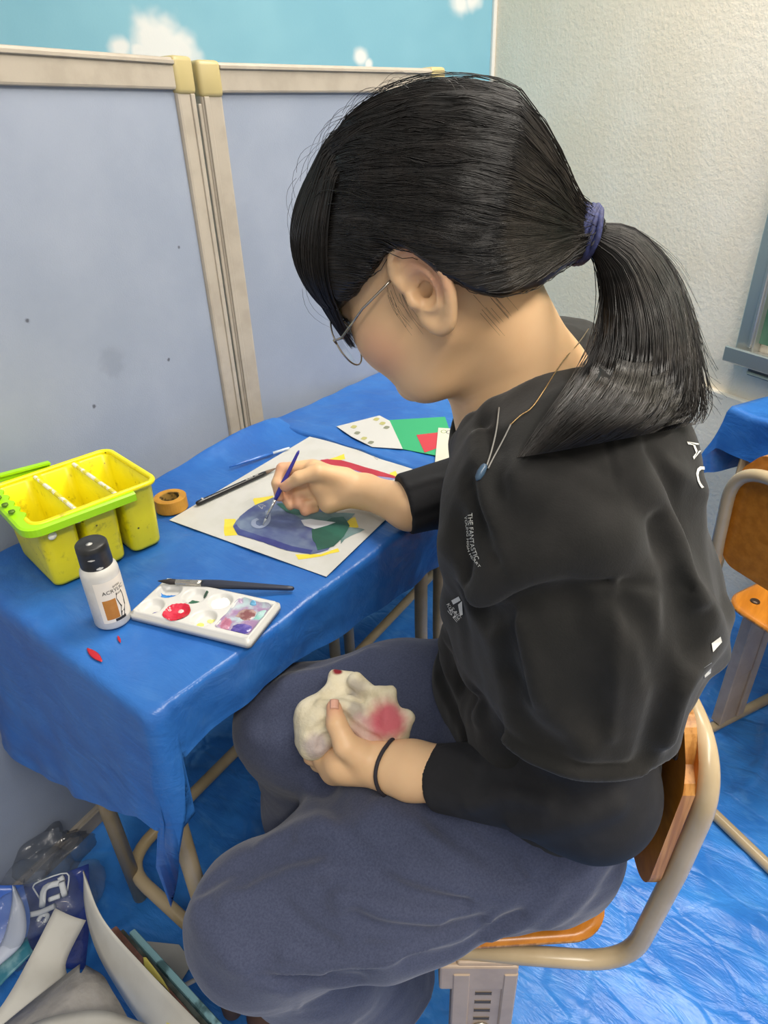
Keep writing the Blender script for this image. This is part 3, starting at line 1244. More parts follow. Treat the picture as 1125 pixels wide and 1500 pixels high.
CARDW = simple('white_card', '#bfbfbb', .7)
cz = T + .0065
g = card('coloured_card', [(566, 616), (652, 611), (666, 652), (640, 668), (584, 657)], cz, simple('green_card', '#2f9d68', .6), 'green card with a red rectangle lying behind the white painting', 'card')
m = MB()
poly_layer(m, [(610, 637), (645, 633), (652, 652), (622, 663)], 0, cz + .0013, 0, 1, 2, False)
m.build('red_patch', simple('red_paper', '#b8353f', .6), g, smooth=False, label='red rectangle')
w1 = card('leaf_print_card', [(493, 625), (556, 609), (571, 617), (590, 658), (545, 655), (515, 640)], cz + .0012, CARDW, 'white card printed with small olive leaves beside the green card', 'card')
LEAF = [simple('olive_print', '#a7a468', .7), simple('grey_olive_print', '#7c806c', .7)]
for i, (x, y, a) in enumerate(((518, 625, .2), (523, 634, .1), (533, 642, .1), (543, 648, .2), (551, 614, .0), (560, 620, .1), (566, 626, .1))):
    m = MB()
    poly_layer(m, [(x - 5, y + 1), (x - 1, y - 2.2), (x + 5, y - 1), (x + 1, y + 2.4)], i % 2 if i < 5 else 1 - i % 2, cz + .0024, 0, 1, 4, True)
    m.build('leaf_print', LEAF, w1, smooth=False, label='small olive leaf print')
w2 = card('sketch_card', [(642, 627), (690, 630), (676, 684), (637, 680)], cz + .0024, simple('cream_card', '#c6c5b5', .7), 'cream card with a small pencil drawing beside the black sleeve', 'card')
m = MB()
for (x, y, s) in ((650, 632, 4), (659, 633, 5), (667, 634, 5), (671, 632, 4)):
    pp = [Z(x + s * math.cos(t), y + s * .55 * math.sin(t), cz + .0034) for t in np.linspace(0, 6.0, 10)]
    V, F = tube(np.array(pp), .0009, 5)
    V[:, 2] = cz + .0033 + (V[:, 2] - cz - .0034) * .3
    m.add(V, F, 1 if x == 650 else 0)
m.build('pencil_drawing', [simple('graphite', '#5a5a66', .6), simple('green_pencil', '#7c9a5c', .6)], w2, smooth=False)
# ---------------------------------------------------------------- chairs
ORANGE = NT('varnished_plywood')
ORANGE.color(ORANGE.mix(ORANGE.ramp(ORANGE.noise(9, 4, .6, sc=(1, 7, 7), rot=(0, 0, .6)), .3, .7), S('#c98028'), S('#b36d1c')))
ORANGE.set(Roughness=.28)
ORANGE = ORANGE.m
PLYEDGE = NT('plywood_edge')
PLYEDGE.color(PLYEDGE.mix(PLYEDGE.ramp(PLYEDGE.noise(60, 3, .6, sc=(2.0, 2.0, .12)), .4, .6), S('#c48a45'), S('#a26a2a')))
PLYEDGE.set(Roughness=.35)
PLYEDGE = PLYEDGE.m
CREAM = simple('cream_enamel', '#b8a585', .25, col2='#ad9a79', nscale=12)
GALV = simple('grey_beige_column', '#b39d86', .4, col2='#aa947e', nscale=25)
BOLT = simple('brown_bolt', '#4a3a2c', .35, .5)
SCREW = simple('zinc_screw', '#a8a49c', .3, .8)


def chair(o, F_, label, seat_z=.425, rear=-.26):
    """o: floor point below the seat centre, F_: facing direction"""
    F_ = nrm(np.array(F_))
    R_ = np.array([F_[1], -F_[0]])
    A = np.array([[R_[0], F_[0], 0], [R_[1], F_[1], 0], [0, 0, 1.]])
    o3 = np.array([*o, 0])
    M_ = (o3, A)

    def L(P):
        return np.asarray(P, float) @ A.T + o3
    root = empty('school_chair', o3, label, 'chair')
    # seat: rounded plywood with a slight dish
    out = rrect(.375, .37, .05, 8)
    out[:, 0] *= 1 - .08 * (out[:, 1] < 0)
    rr = [0, .3, .6, .85, .96, 1]
    N = len(out)

    def zt(q):
        return seat_z + .010 - .012 * np.exp(-((q[:, 0] / .11) ** 2 + ((q[:, 1] + .02) / .12) ** 2)) - .02 * np.clip((q[:, 1] - .10) / .09, 0, 1) ** 2
    V = [np.array([[0, 0, float(zt(np.array([[0, 0.]]))[0])]])]
    for r in rr[1:]:
        q = out * r
        V.append(np.c_[q, zt(q) - (.003 if r == 1 else 0)])
    q = out * .998
    V.append(np.c_[q, zt(q) - .009])
    V.append(np.c_[out * .98, zt(out * .98) - .0115])
    V = np.concatenate(V)
    F = [(0, 1 + i, 1 + (i + 1) % N) for i in range(N)]
    nr = len(rr) - 1 + 2
    mi = [0] * N
    for a in range(nr - 1):
        for i in range(N):
            j = (i + 1) % N
            F.append((1 + a * N + i, 1 + (a + 1) * N + i, 1 + (a + 1) * N + j, 1 + a * N + j))
            mi.append(1 if a >= len(rr) - 2 else 0)
    F.append(tuple(1 + (nr - 1) * N + i for i in reversed(range(N))))
    mi.append(0)
    seat = mesh('seat', L(V), F, [ORANGE, PLYEDGE], root, mi=mi)
    for x in (-.135, .135):
        for y in (-.135, .12):
            m = MB()
            z = float(zt(np.array([[x, y]]))[0])
            m.add(L(lathe([(.0, .0), (.0095, .0), (.0085, .0025), (.004, .0038), (0, .004)], (x, y, z - .0005), 16)[0]), lathe([(.0, .0), (.0095, .0), (.0085, .0025), (.004, .0038), (0, .004)], (0, 0, 0), 16)[1])
            m.build('bolt', BOLT, seat)
    # frame tube: under the seat, up the back and across the top
    zf = seat_z - .028
    half = [(-.155, .15, zf), (-.18, -.205, zf), (-.183, -.224, .58), (-.183, -.234, .738)]
    pth = half + [(-x, y, z) for x, y, z in reversed(half)]
    def FR(q):
        a = fillet(q[:3], .06, 9)[:-1]
        b = fillet(q[2:6], .145, 14)
        c = fillet(q[5:], .06, 9)[1:]
        return np.vstack([a, b, c])
    m = MB()
    m.add(L(tube(FR(pth), .0112, 16)[0]), tube(FR(pth), .0112, 16)[1])
    m.build('frame', CREAM, root)
    # curved backrest board in front of the tube
    ba, bz = np.sin(np.linspace(-math.pi / 2, math.pi / 2, 45)), np.linspace(0, 1, 15)

    def bp(u, v, off):
        x = .185 * u * (1 - .10 * max(0, (v - .85) / .15) ** 2 * abs(u))
        hgt = .235
        y = -.210 + .006 * u * u - .008 * v + off
        if abs(u) > .8:
            t = (abs(u) - .8) / .2
            vv = .5 + (v - .5) * (1 - .36 * (1 - math.sqrt(max(0, 1 - t * t))))
        else:
            vv = v
        return (x, y + .0, .530 + hgt * vv)
    nu, nv = len(ba), len(bz)
    Vf = [bp(u, v, .006) for u in ba for v in bz] + [bp(u, v, -.006) for u in ba for v in bz]
    F, mi = [], []
    for s in (0, 1):
        b = s * nu * nv
        for i in range(nu - 1):
            for j in range(nv - 1):
                q = (b + i * nv + j, b + (i + 1) * nv + j, b + (i + 1) * nv + j + 1, b + i * nv + j + 1)
                F.append(q[::-1] if s == 0 else q)
                mi.append(0)
    n0 = nu * nv
    for j in range(nv - 1):
        F.append((j, j + 1, n0 + j + 1, n0 + j))
        a = (nu - 1) * nv
        F.append((a + j, n0 + a + j, n0 + a + j + 1, a + j + 1))
        mi += [1, 1]
    for i in range(nu - 1):
        F.append((i * nv, n0 + i * nv, n0 + (i + 1) * nv, (i + 1) * nv))
        F.append((i * nv + nv - 1, (i + 1) * nv + nv - 1, n0 + (i + 1) * nv + nv - 1, n0 + i * nv + nv - 1))
        mi += [1, 1]
    back = mesh('backrest', L(Vf), F, [ORANGE, PLYEDGE], root, mi=mi, smooth=False)
    for x in (-.15, .15):
        for z in (.572, .722):
            ly, lf = lathe([(0, 0), (.0095, 0), (.008, .003), (0, .0045)], (x, -.210 + .006 - .003, z), 14, axis=(0, 1, 0))
            m = MB()
            m.add(L(ly), lf)
            m.build('bolt', BOLT, back)
    # adjustable columns, runners, rear cross tube
    CY = -.035
    for sx in (-1, 1):
        m = MB()
        x = sx * .172
        m.add(*box((x - .009, CY - .035, .175), (x + .009, CY + .035, zf), .003, 2, M_))
        m.add(*box((x - .011, CY - .040, zf - .06), (x + .011, CY + .056, zf - .005), .003, 2, M_))
        m.add(*box((x - .0125, CY + .018, .03), (x + .0125, CY + .040, zf - .02), .002, 1, M_))
        m.add(*box((x - .0125, CY - .040, .03), (x + .0125, CY - .022, zf - .02), .002, 1, M_))
        col = m.build('column', GALV, root, smooth=False)
        m = MB()
        m.add(*box((x - .007, CY - .026, .02), (x + .007, CY + .026, .25), .003, 2, M_))
        m.build('inner_column', GALV, root, smooth=False)
        for k in range(6):
            z = zf - .05 - .022 * k
            m = MB()
            m.add(*box((x + sx * .0085, CY - .010, z - .003), (x + sx * .0096, CY + .010, z + .003), .0004, 1, M_))
            m.build('slot', simple('dark_slot', '#4c443c', .6), col, smooth=False)
        for k in range(2):
            z = zf - .16 - .03 * k
            ly, lf = lathe([(0, 0), (.011, 0), (.011, .002), (.008, .003), (.008, .009), (0, .0095)], (x + sx * .009, CY, z), 6 if False else 14, axis=(sx, 0, 0))
            m = MB()
            m.add(L(ly), lf)
            m.build('bolt', SCREW, col)
    pth = fillet([(-.172, .19, .016), (-.172, rear, .016), (.172, rear, .016), (.172, .19, .016)], .05, 8)
    m = MB()
    tv, tf_ = tube(pth, .0115, 14)
    m.add(L(tv), tf_)
    m.build('floor_runner', CREAM, root)
    for sx in (-1, 1):
        m = MB()
        tv, tf_ = tube([(sx * .172, .175, .014), (sx * .172, .205, .014)], .0145, 14)
        m.add(L(tv), tf_)
        m.build('rubber_foot', RUBBER, root)
    return root


chair((.5085, .3125), (-.6, .8), 'plywood school chair with cream tube frame that the girl sits on', .412, -.07)
chair((1.30, -.105), (.90, -.44), 'orange plywood school chair standing behind the girl at the right edge')

# ---------------------------------------------------------------- blackboard on the right wall
wn2 = np.array([-.8974, .44122])        # wall normal, into the room
wo = CORN - WDIR * 0


def wallpt(px, py):
    return onwall(px, py, CORN, WDIR)


lb = wallpt(1087, 512)
lt = wallpt(1128, 325)
root = empty('blackboard', [lb[0], lb[1], lb[2]], 'green chalkboard with aluminium frame on the grey wall', 'blackboard')
Ab = np.array([[-WDIR[0], wn2[0], 0], [-WDIR[1], wn2[1], 0], [0, 0, 1.]])
Mb = (lb, Ab)
ALU = simple('aluminium_frame', '#b5b6b2', .3, .75)
m = MB()
m.add(*box((.03, 0, .03), (1.2, .012, 1.1), .001, 1, Mb))
m.build('board', simple('chalkboard_green', '#3c6650', .6, col2='#557c66', nscale=8), root, smooth=False)
m = MB()
m.add(*box((0, 0, 0), (.05, .030, 1.15), .003, 2, Mb))
m.add(*box((.036, .028, .02), (.046, .036, 1.13), .002, 1, Mb))
m.build('side_frame', ALU, root, smooth=False)
m = MB()
m.add(*box((0, 0, 1.1), (1.25, .03, 1.15), .003, 2, Mb))
m.build('top_frame', ALU, root, smooth=False)
m = MB()
m.add(*box((-.01, 0, -.022), (1.25, .055, .008), .004, 2, Mb))
m.add(*box((-.01, .048, -.022), (1.25, .058, .018), .003, 1, Mb))
m.build('chalk_ledge', ALU, root, smooth=False)
m = MB()
m.add(*box((.05, .0, -.048), (1.25, .03, -.022), .002, 1, Mb))
m.build('lower_rail', simple('grey_lower_rail', '#6d6e70', .5), root, smooth=False)
m = MB()
m.add(Mb[0] + tube([(.055, .034, -.04), (1.2, .034, -.04)], .004, 8)[0] @ Ab.T, tube([(.055, .034, -.04), (1.2, .034, -.04)], .004, 8)[1])
m.build('map_hook_rail', simple('cream_rail', '#cfcab4', .4), root)

# ---------------------------------------------------------------- desk by the wall with its own tarp
e1 = nrm(np.array([.44122, .8974]))
p0 = np.array([1.47, .235])


def side_desk():
    ang = math.atan2(-e1[1], -e1[0])
    A = rotz(math.atan2(.8974, .44122))     # local x along the wall (away), local y to the left/back
    # local frame: x along e1, -y towards the wall
    o3 = np.array([*p0, 0])
    # the corner seen at the left is local (0, 0); desk extends towards -x (near) and -y (wall)
    M_ = (o3, A)
    cx = o3 + A @ np.array([-.2, -.18, 0])
    root = empty('school_desk', [cx[0], cx[1], 0], 'grey-fronted school desk under the blue tarp by the chalkboard', 'desk')
    m = MB()
    m.add(*box((-.45, -.285, T - .026), (-.006, -.006, T - .006), .006, 2, M_))
    m.build('tabletop', WOODTOP, root, smooth=False)
    m = MB()
    m.add(*box((-.43, -.26, T - .16), (-.03, -.03, T - .03), .004, 1, M_))
    m.build('book_shelf', simple('grey_steel_desk', '#787f88', .45), root, smooth=False)
    for x in (-.42, -.035):
        for y in (-.26, -.035):
            m = MB()
            tv, tf_ = tube([(x, y, T - .03), (x, y, .0)], .0125, 12)
            m.add(tv @ A.T + o3, tf_)
            m.build('leg', TUBE, root)
    return o3, A


so3, sA = side_desk()


def side_tarp():
    V, F = [], []
    x0, x1, y0, y1 = -.455, 0.0, -.292, 0.0
    xs = np.linspace(x0, .16, 52)
    ys = np.linspace(y0, .10, 44)

    def fn(u, v):
        ex, ey = max(0, u - x1), max(0, v - y1)
        e = math.hypot(ex, ey)
        z = T + .002 - max(0, e - .004)
        x = min(u, x1 + .006) + .10 * ex * ey * 30 * .4
        y = min(v, y1 + .006) + .10 * ex * ey * 30 * .4
        n_ = gn(np.array([u, v]), 18, 71)
        n2 = gn(np.array([u, v]), 40, 72)
        return np.array([x + .012 * n_ * min(1, ex * 12), y + .010 * n_ * min(1, ey * 12), max(.0, z) + .004 * (n2 + n_) * (1 if e == 0 else .6) + .003])
    Vg, Fg = grid(fn, xs, ys)
    Vg = Vg @ sA.T + so3
    m = MB()
    m.add(Vg, Fg)
    o = m.build('table_tarp', TARP_TABLE_L, base=True)
    tag(o, 'blue plastic tarp over the desk below the chalkboard', 'tarp', 'blue tarps on the desks')


side_tarp()
# ---------------------------------------------------------------- waste pile on the floor at the left
def ribbon(left, right, depthL, depthR, n=8, belly=.0):
    L = spline([U(x, y, d) for (x, y), d in zip(left, depthL)], n)
    R = spline([U(x, y, d) for (x, y), d in zip(right, depthR)], n)
    k = 7
    V, F = [], []
    for a, b in zip(L, R):
        for t in np.linspace(0, 1, k):
            p = a * (1 - t) + b * t
            V.append(p + np.array([-.3, -.5, .4]) * belly * math.sin(t * math.pi))
    for i in range(len(L) - 1):
        for j in range(k - 1):
            F.append((i * k + j, i * k + j + 1, (i + 1) * k + j + 1, (i + 1) * k + j))
    return V, F


WASTE = simple('scrap_paper', '#c3c0b6', .7, col2='#bbb7ac', nscale=15)


def scrap(V, F, label, name='paper_scrap', t=.0008, mat=None):
    V, F = solid(V, F, t)
    o = mesh(name, V, F, mat or WASTE, base=True)
    tag(o, label, 'paper')
    return o


V, F = ribbon([(122, 1275), (124, 1330), (142, 1395), (185, 1470), (225, 1525)], [(123, 1275), (150, 1345), (210, 1415), (268, 1475), (318, 1525)],
              [1.02, 1.03, 1.02, .99, .95], [1.02, .995, .965, .935, .90], 8, .010)
scrap(V, F, 'tall curled white paper sheet with a pointed tip standing out of the waste pile')
V, F = ribbon([(81, 1330), (45, 1400), (10, 1462), (-40, 1530)], [(126, 1348), (97, 1408), (95, 1452), (20, 1530)], [1.09, 1.05, 1.0, .96], [1.09, 1.07, 1.03, .97], 8, .006)
scrap(V, F, 'broad white paper strip leaning at the left, behind the grey plastic bag')
V, F = ribbon([(20, 1510), (80, 1488), (150, 1480), (215, 1500)], [(20, 1560), (80, 1560), (150, 1560), (215, 1560)], [.93, .93, .93, .93], [.87, .87, .87, .87], 8, .0)
scrap(V, F, 'white paper sheet with a curved top at the very bottom of the waste pile')
o = [Z(x, y, .012) for x, y in ((213, 1378), (262, 1383), (282, 1410), (262, 1442), (225, 1425))]
Vp, Fp = prism(np.array(o)[::-1, :2] if True else None, .010, .0108)
tag(mesh('paper_scrap', Vp, Fp, WASTE, smooth=False, base=True), 'flat grey-white paper piece lying on the floor beside the knee', 'paper')
for (a, b, za, zb, lab) in (((246, 1456), (306, 1425), .022, .022, 'white paper stick on the floor below the knee'), ((404, 1512), (411, 1484), .018, .018, 'white paper stick standing out below the trouser hem')):
    V, F = tube([Z(*a, za), Z(*b, zb)], .0038, 10)
    tag(mesh('paper_stick', V, F, simple('stick_white', '#d6cdc3', .6), base=True), lab, 'stick', None)


def slab(px_a, px_b, d_a, d_b, w, h, mat, label, name, cat, edge=None):
    """thin booklet running from pixel a to pixel b, w across (sideways), h deep"""
    a, b = U(*px_a, d_a), U(*px_b, d_b)
    x = nrm(b - a)
    y = nrm(np.cross([.25, .1, 1], x))
    z = np.cross(x, y)
    A = np.stack([x, y, z], 1)
    L = np.linalg.norm(b - a)
    root = empty(name, (a + b) / 2, label, cat)
    m = MB()
    m.add(*box((0, -w / 2, -h), (L, w / 2, 0), .0015, 1, (a, A)))
    m.build('cover', mat, root, smooth=False)
    if edge:
        m = MB()
        m.add(*box((.003, -w / 2 + .0015, -h + .003), (L + .0012, w / 2 - .0015, .0012), .0005, 1, (a, A)))
        m.build('page_block', edge, root, smooth=False)


PG = simple('page_edges', '#cfc9bd', .6, col2='#8fa3ab', nscale=80)
slab((193, 1362), (345, 1528), 1.08, .92, .010, .11, simple('teal_cover', '#a3d4dc', .4, col2='#5d8084', nscale=18, lo=.5, hi=.6), 'pale teal booklet edge, outermost of the booklets in the waste pile', 'booklet', 'booklet')
slab((177, 1362), (325, 1528), 1.075, .915, .008, .11, simple('dark_cover', '#4a4f45', .35, col2='#6f7a72', nscale=22), 'dark grey-green booklet between the teal and the brown one', 'booklet', 'booklet')
slab((166, 1358), (305, 1522), 1.065, .91, .010, .11, simple('brown_cover', '#b5806e', .4, col2='#7b5648', nscale=16), 'reddish brown booklet next to the curled white paper', 'booklet', 'booklet')
V, F = ribbon([(210, 1402), (216, 1450), (245, 1500), (270, 1530)], [(214, 1402), (242, 1440), (268, 1495), (290, 1530)], [1.0, .985, .94, .91], [1.0, .98, .935, .905], 6)
scrap(V, F, 'narrow pale yellow paper wedge against the brown booklet', mat=simple('yellow_paper', '#ddd06a', .6))


def crumple(name, c, r, amp, sc, seed, mat, label, cat, flat=.0, n=56, zmin=.004):
    V, F = [], []
    nu, nv = n, n // 2 + 1
    for j in range(nv):
        th = math.pi * j / (nv - 1)
        for i in range(nu):
            a = 2 * math.pi * i / nu
            d = np.array([math.sin(th) * math.cos(a), math.sin(th) * math.sin(a), math.cos(th)])
            k = 1 + amp * (gn(d, sc, seed, 3) - .6 * abs(gn(d, sc * 1.7, seed + 3, 2)))
            p = np.array(c) + d * np.array(r) * k
            p[2] = max(p[2], zmin + .001 * j / nv)
            V.append(p)
    for j in range(nv - 1):
        for i in range(nu):
            l = (i + 1) % nu
            F.append((j * nu + i, (j + 1) * nu + i, (j + 1) * nu + l, j * nu + l))
    o = mesh(name, V, F, mat, base=True)
    tag(o, label, cat)
    return o


def clear_film(name, tint, alpha=.35, rough=.08):
    t = NT(name)
    t.color(S(tint))
    t.set(Roughness=rough)
    t.b.inputs['Transmission Weight'].default_value = 0
    t.b.inputs['Specular IOR Level'].default_value = .9
    t.b.inputs['Alpha'].default_value = alpha
    t.bump(t.noise(45, 4, .6), .6, .006)
    return t.m


def greybag(label):
    V, F = ribbon([(118, 1411), (80, 1440), (30, 1480), (-30, 1530)], [(127, 1412), (152, 1432), (180, 1475), (215, 1535)], [1.03, 1.0, .97, .94], [1.03, 1.0, .97, .94], 12, .035)
    V = np.array(V)
    V = V + (gn(V, 38, 5, 3) * .006)[:, None] * np.array([-.5, -.5, .7])
    V, F = solid(V, F, .0012)
    tag(mesh('plastic_bag', V, F, GREYBAG, base=True), label, 'bag')


GREYBAG = simple('grey_polythene', '#a19c95', .3, col2='#8d8984', nscale=14, bump=(30, .6, .008))
greybag('grey polythene bag bulging between the white papers at the bottom left')
crumple('plastic_bag', U(55, 1330, 1.15) + np.array([0, 0, -.01]), (.10, .07, .10), .35, 3.0, 8, clear_film('clear_film', '#8f99a8', .22), 'clear crumpled plastic bag with white lettering against the partition foot', 'bag')
crumple('plastic_bag', U(75, 1262, 1.22) + np.array([0, .0, .0]), (.07, .04, .05), .4, 3.4, 14, clear_film('smoke_film', '#565b63', .42, .12), 'dark translucent crumpled plastic behind the clear bag', 'bag')

# blue wrapper with a white crescent
bw = empty('snack_wrapper', U(10, 1360, 1.12), 'blue wrapper with a white crescent at the left edge of the pile', 'wrapper')
V, F = ribbon([(-50, 1290), (-60, 1350), (-60, 1420)], [(34, 1296), (44, 1350), (22, 1420)], [1.10, 1.09, 1.06], [1.12, 1.11, 1.08], 6, .012)
V, F = solid(V, F, .001)
mesh('foil', V, F, simple('blue_foil', '#3a62b8', .25, col2='#4a74c6', nscale=18), bw)
V, F = ribbon([(18, 1296), (16, 1330), (2, 1380), (-30, 1420)], [(22, 1297), (37, 1335), (34, 1380), (-6, 1420)], [1.105, 1.095, 1.08, 1.06], [1.108, 1.098, 1.083, 1.063], 6, .008)
V, F = solid(V, F, .0012)
mesh('crescent', V, F, simple('white_foil_print', '#b9bfcc', .35), bw, label='white crescent')
V, F = ribbon([(-40, 1440), (0, 1405), (40, 1372)], [(-40, 1500), (0, 1445), (50, 1395)], [1.06, 1.08, 1.1], [1.03, 1.05, 1.08], 6, .006)
V, F = solid(V, F, .001)
tag(mesh('snack_wrapper', V, F, simple('teal_foil', '#2f6f80', .3, col2='#7fa6ac', nscale=30), base=True), 'teal wrapper below the blue one at the left edge', 'wrapper')
# deep blue printed bag with white letter strokes
bb = empty('printed_bag', U(80, 1330, 1.14), 'dark blue see-through bag with large white letter strokes', 'bag')
V, F = ribbon([(20, 1300), (20, 1350), (10, 1400)], [(130, 1265), (132, 1340), (125, 1420)], [1.16, 1.15, 1.14], [1.17, 1.16, 1.14], 6, .012)
V, F = solid(V, F, .0008)
mesh('film', V, F, simple('deep_blue_film', '#2d3f86', .2, col2='#26336e', nscale=20, bump=(35, .5, .005)), bb)
WFP = simple('white_film_print', '#bfc3c6', .4)
for st, w in (([(62, 1327), (66, 1301), (90, 1292), (88, 1284)], .0052), ([(90, 1292), (95, 1312)], .0052), ([(72, 1318), (88, 1312)], .004), ([(44, 1340), (60, 1336), (80, 1327)], .0045), ([(56, 1348), (62, 1340), (70, 1341), (66, 1350)], .0035), ([(48, 1300), (56, 1292), (98, 1279), (99, 1305)], .0012), ([(48, 1300), (58, 1316)], .0012)):
    P = spline([U(x, y, 1.125) for x, y in st], 4)
    V, F = tube(P, w, 8)
    c = P.mean(0)
    vd = nrm(c - C0)
    V = V - np.outer((V - c) @ vd, vd) * .8
    mesh('letter_stroke', V, F, WFP, bb)
# ---------------------------------------------------------------- signed-distance modelling (for the figure)
def sdf_mesh(fn, lo, hi, h, margin=.010):
    """surface nets on the blocks that the surface passes through"""
    B = 8
    lo, hi = np.asarray(lo, float), np.asarray(hi, float)
    nb = np.ceil((hi - lo) / (B * h)).astype(int)
    bi = np.stack(np.meshgrid(*[np.arange(k) for k in nb], indexing='ij'), -1).reshape(-1, 3)
    cen = lo + (bi + .5) * B * h
    d = np.concatenate([fn(c) for c in np.array_split(cen, max(1, len(cen) // 60000))])
    bi = bi[np.abs(d) < B * h * .8660 * 1.35 + margin]
    g = np.arange(B + 1)
    G = np.stack(np.meshgrid(g, g, g, indexing='ij'), -1)
    cid_all, pos_all, edges = [], [], [[], [], []]
    mul = np.array([1 << 40, 1 << 20, 1], dtype=np.int64)
    for ch in np.array_split(bi, max(1, len(bi) // 250)):
        base = ch * B
        P = lo + (base[:, None, None, None, :] + G) * h
        D = fn(P.reshape(-1, 3)).reshape(P.shape[:-1])
        s = D < 0
        # cells
        acc = np.zeros((len(ch), B, B, B, 3))
        cnt = np.zeros((len(ch), B, B, B))
        for ax in range(3):
            for u in (0, 1):
                for v in (0, 1):
                    o = [0, 0, 0]
                    a1, a2 = [a for a in range(3) if a != ax]
                    o[a1], o[a2] = u, v
                    o2 = list(o)
                    o2[ax] += 1
                    sl = lambda q: tuple([slice(None)] + [slice(k, k + B) for k in q])
                    da, db = D[sl(o)], D[sl(o2)]
                    cr = (da < 0) != (db < 0)
                    t = np.where(cr, da / np.where(cr, da - db, 1), 0)
                    pt = np.zeros(da.shape + (3,))
                    pt[..., a1], pt[..., a2] = u, v
                    pt[..., ax] = t
                    acc += pt * cr[..., None]
                    cnt += cr
        m = cnt > 0
        idx = np.argwhere(m)
        gc = base[idx[:, 0]] + idx[:, 1:]
        cid_all.append((gc * mul).sum(1))
        pos_all.append(lo + (gc + acc[m] / cnt[m][:, None]) * h)
        # edges owned by the block
        for ax in range(3):
            o2 = [0, 0, 0]
            o2[ax] = 1
            sa = s[:, :B, :B, :B]
            sb = s[(slice(None),) + tuple(slice(k, k + B) for k in o2)]
            ii = np.argwhere(sa != sb)
            if len(ii):
                gp = base[ii[:, 0]] + ii[:, 1:]
                edges[ax].append(np.c_[gp, sa[tuple(ii.T)]])
    cid = np.concatenate(cid_all)
    pos = np.concatenate(pos_all)
    od = np.argsort(cid)
    cid, pos = cid[od], pos[od]
    faces = []
    for ax in range(3):
        if not edges[ax]:
            continue
        E = np.concatenate(edges[ax])
        a1, a2 = [(1, 2), (2, 0), (0, 1)][ax]
        q = []
        for (u, v) in ((-1, -1), (0, -1), (0, 0), (-1, 0)):
            c = E[:, :3].copy()
            c[:, a1] += u
            c[:, a2] += v
            k = (c * mul).sum(1)
            j = np.searchsorted(cid, k)
            j = np.minimum(j, len(cid) - 1)
            j = np.where(cid[j] == k, j, -1)
            q.append(j)
        q = np.stack(q, 1)
        ok = (q >= 0).all(1)
        inside = E[:, 3].astype(bool)
        q = np.where(inside[:, None], q, q[:, ::-1])[ok]
        faces.append(q)
    F = np.concatenate(faces)
    return pos, F


def rc(p, a, b, ra, rb):
    a, b = np.asarray(a, float), np.asarray(b, float)
    ab = b - a
    t = np.clip(((p - a) @ ab) / (ab @ ab + 1e-12), 0, 1)
    return np.linalg.norm(p - a - t[:, None] * ab, axis=1) - (ra + (rb - ra) * t)


def smin(a, b, k):
    h = np.maximum(k - np.abs(a - b), 0) / k
    return np.minimum(a, b) - h * h * k * .25


def smax(a, b, k):
    return -smin(-a, -b, k)


def ell(p, c, r, A=None):
    q = p - np.asarray(c)
    if A is not None:
        q = q @ A            # columns of A are the axes
    r = np.asarray(r, float)
    k0 = np.linalg.norm(q / r, axis=1)
    k1 = np.linalg.norm(q / (r * r), axis=1) + 1e-9
    return k0 * (k0 - 1) / k1


def chain(p, P, R, k=.02):
    d = None
    for i in range(len(P) - 1):
        e = rc(p, P[i], P[i + 1], R[i], R[i + 1])
        d = e if d is None else smin(d, e, k)
    return d


def plane(p, o, n):
    return (p - np.asarray(o)) @ nrm(n)


def cull(p, fn, c, R, m=.035):
    """fn inside a ball of radius R (+m), distance to the ball elsewhere"""
    d = np.linalg.norm(p - np.asarray(c), axis=1) - R
    k = d < m
    if k.any():
        d[k] = fn(p[k])
    return d


def pdist(p, P):
    d = None
    for i in range(len(P) - 1):
        e = rc(p, P[i], P[i + 1], 0, 0)
        d = e if d is None else np.minimum(d, e)
    return d


def hit(fn, px, py, d0=.3, d1=1.6):
    """first point of a modelled surface along a line of sight"""
    r = wr(px, py)
    L = np.linalg.norm(r)
    t = d0
    for _ in range(160):
        v = float(fn((C0 + r * t)[None])[0])
        if v < .0004:
            return C0 + r * t
        t += max(v * .6, .0006) / L
        if t > d1:
            return None
    return C0 + r * t


def with_folds(fn, folds):
    """folds: (pixel polyline, width, height) laid on the surface"""
    L = []
    for px, w, amp in folds:
        amp = amp * 1.7
        P = [hit(fn, *q) for q in px]
        P = [q for q in P if q is not None]
        if len(P) > 1:
            P = spline(P, 4) if len(P) > 2 else np.array(P)
            L.append((P, w, amp, P.min(0) - 3 * w, P.max(0) + 3 * w))

    def g(p):
        d = fn(p).copy()
        for P, w, amp, lo, hi in L:
            m = ((p > lo) & (p < hi)).all(1)
            if m.any():
                d[m] -= amp * np.exp(-(pdist(p[m], P) / w) ** 2)
        return d
    return g


# ---------------------------------------------------------------- the girl: joints
Lt = np.array([-.835, -.55, 0])
Fw = np.array([-.55, .835, 0])
UP = np.array([0, 0, 1.])
pel = np.array([.585, .236, .50])
wai = np.array([.610, .219, .65])
che = np.array([.615, .230, .83])
upp = np.array([.606, .252, .962])
nek = np.array([.597, .285, 1.035])
shL, shR = np.array([.465, .200, .955]), np.array([.745, .325, .965])
elL, wrL = U(866, 1158, .665), U(572, 1125, .775)
elR, wrR = np.array([.875, .37, .79]), Z(528, 722, .762)
hipL, hipR = np.array([.505, .200, .505]), np.array([.67, .275, .505])
knL, knR = U(380, 1346, .79), U(434, 1062, .92)
anL, anR = U(528, 1428, .985), np.array([.50, .52, .10])

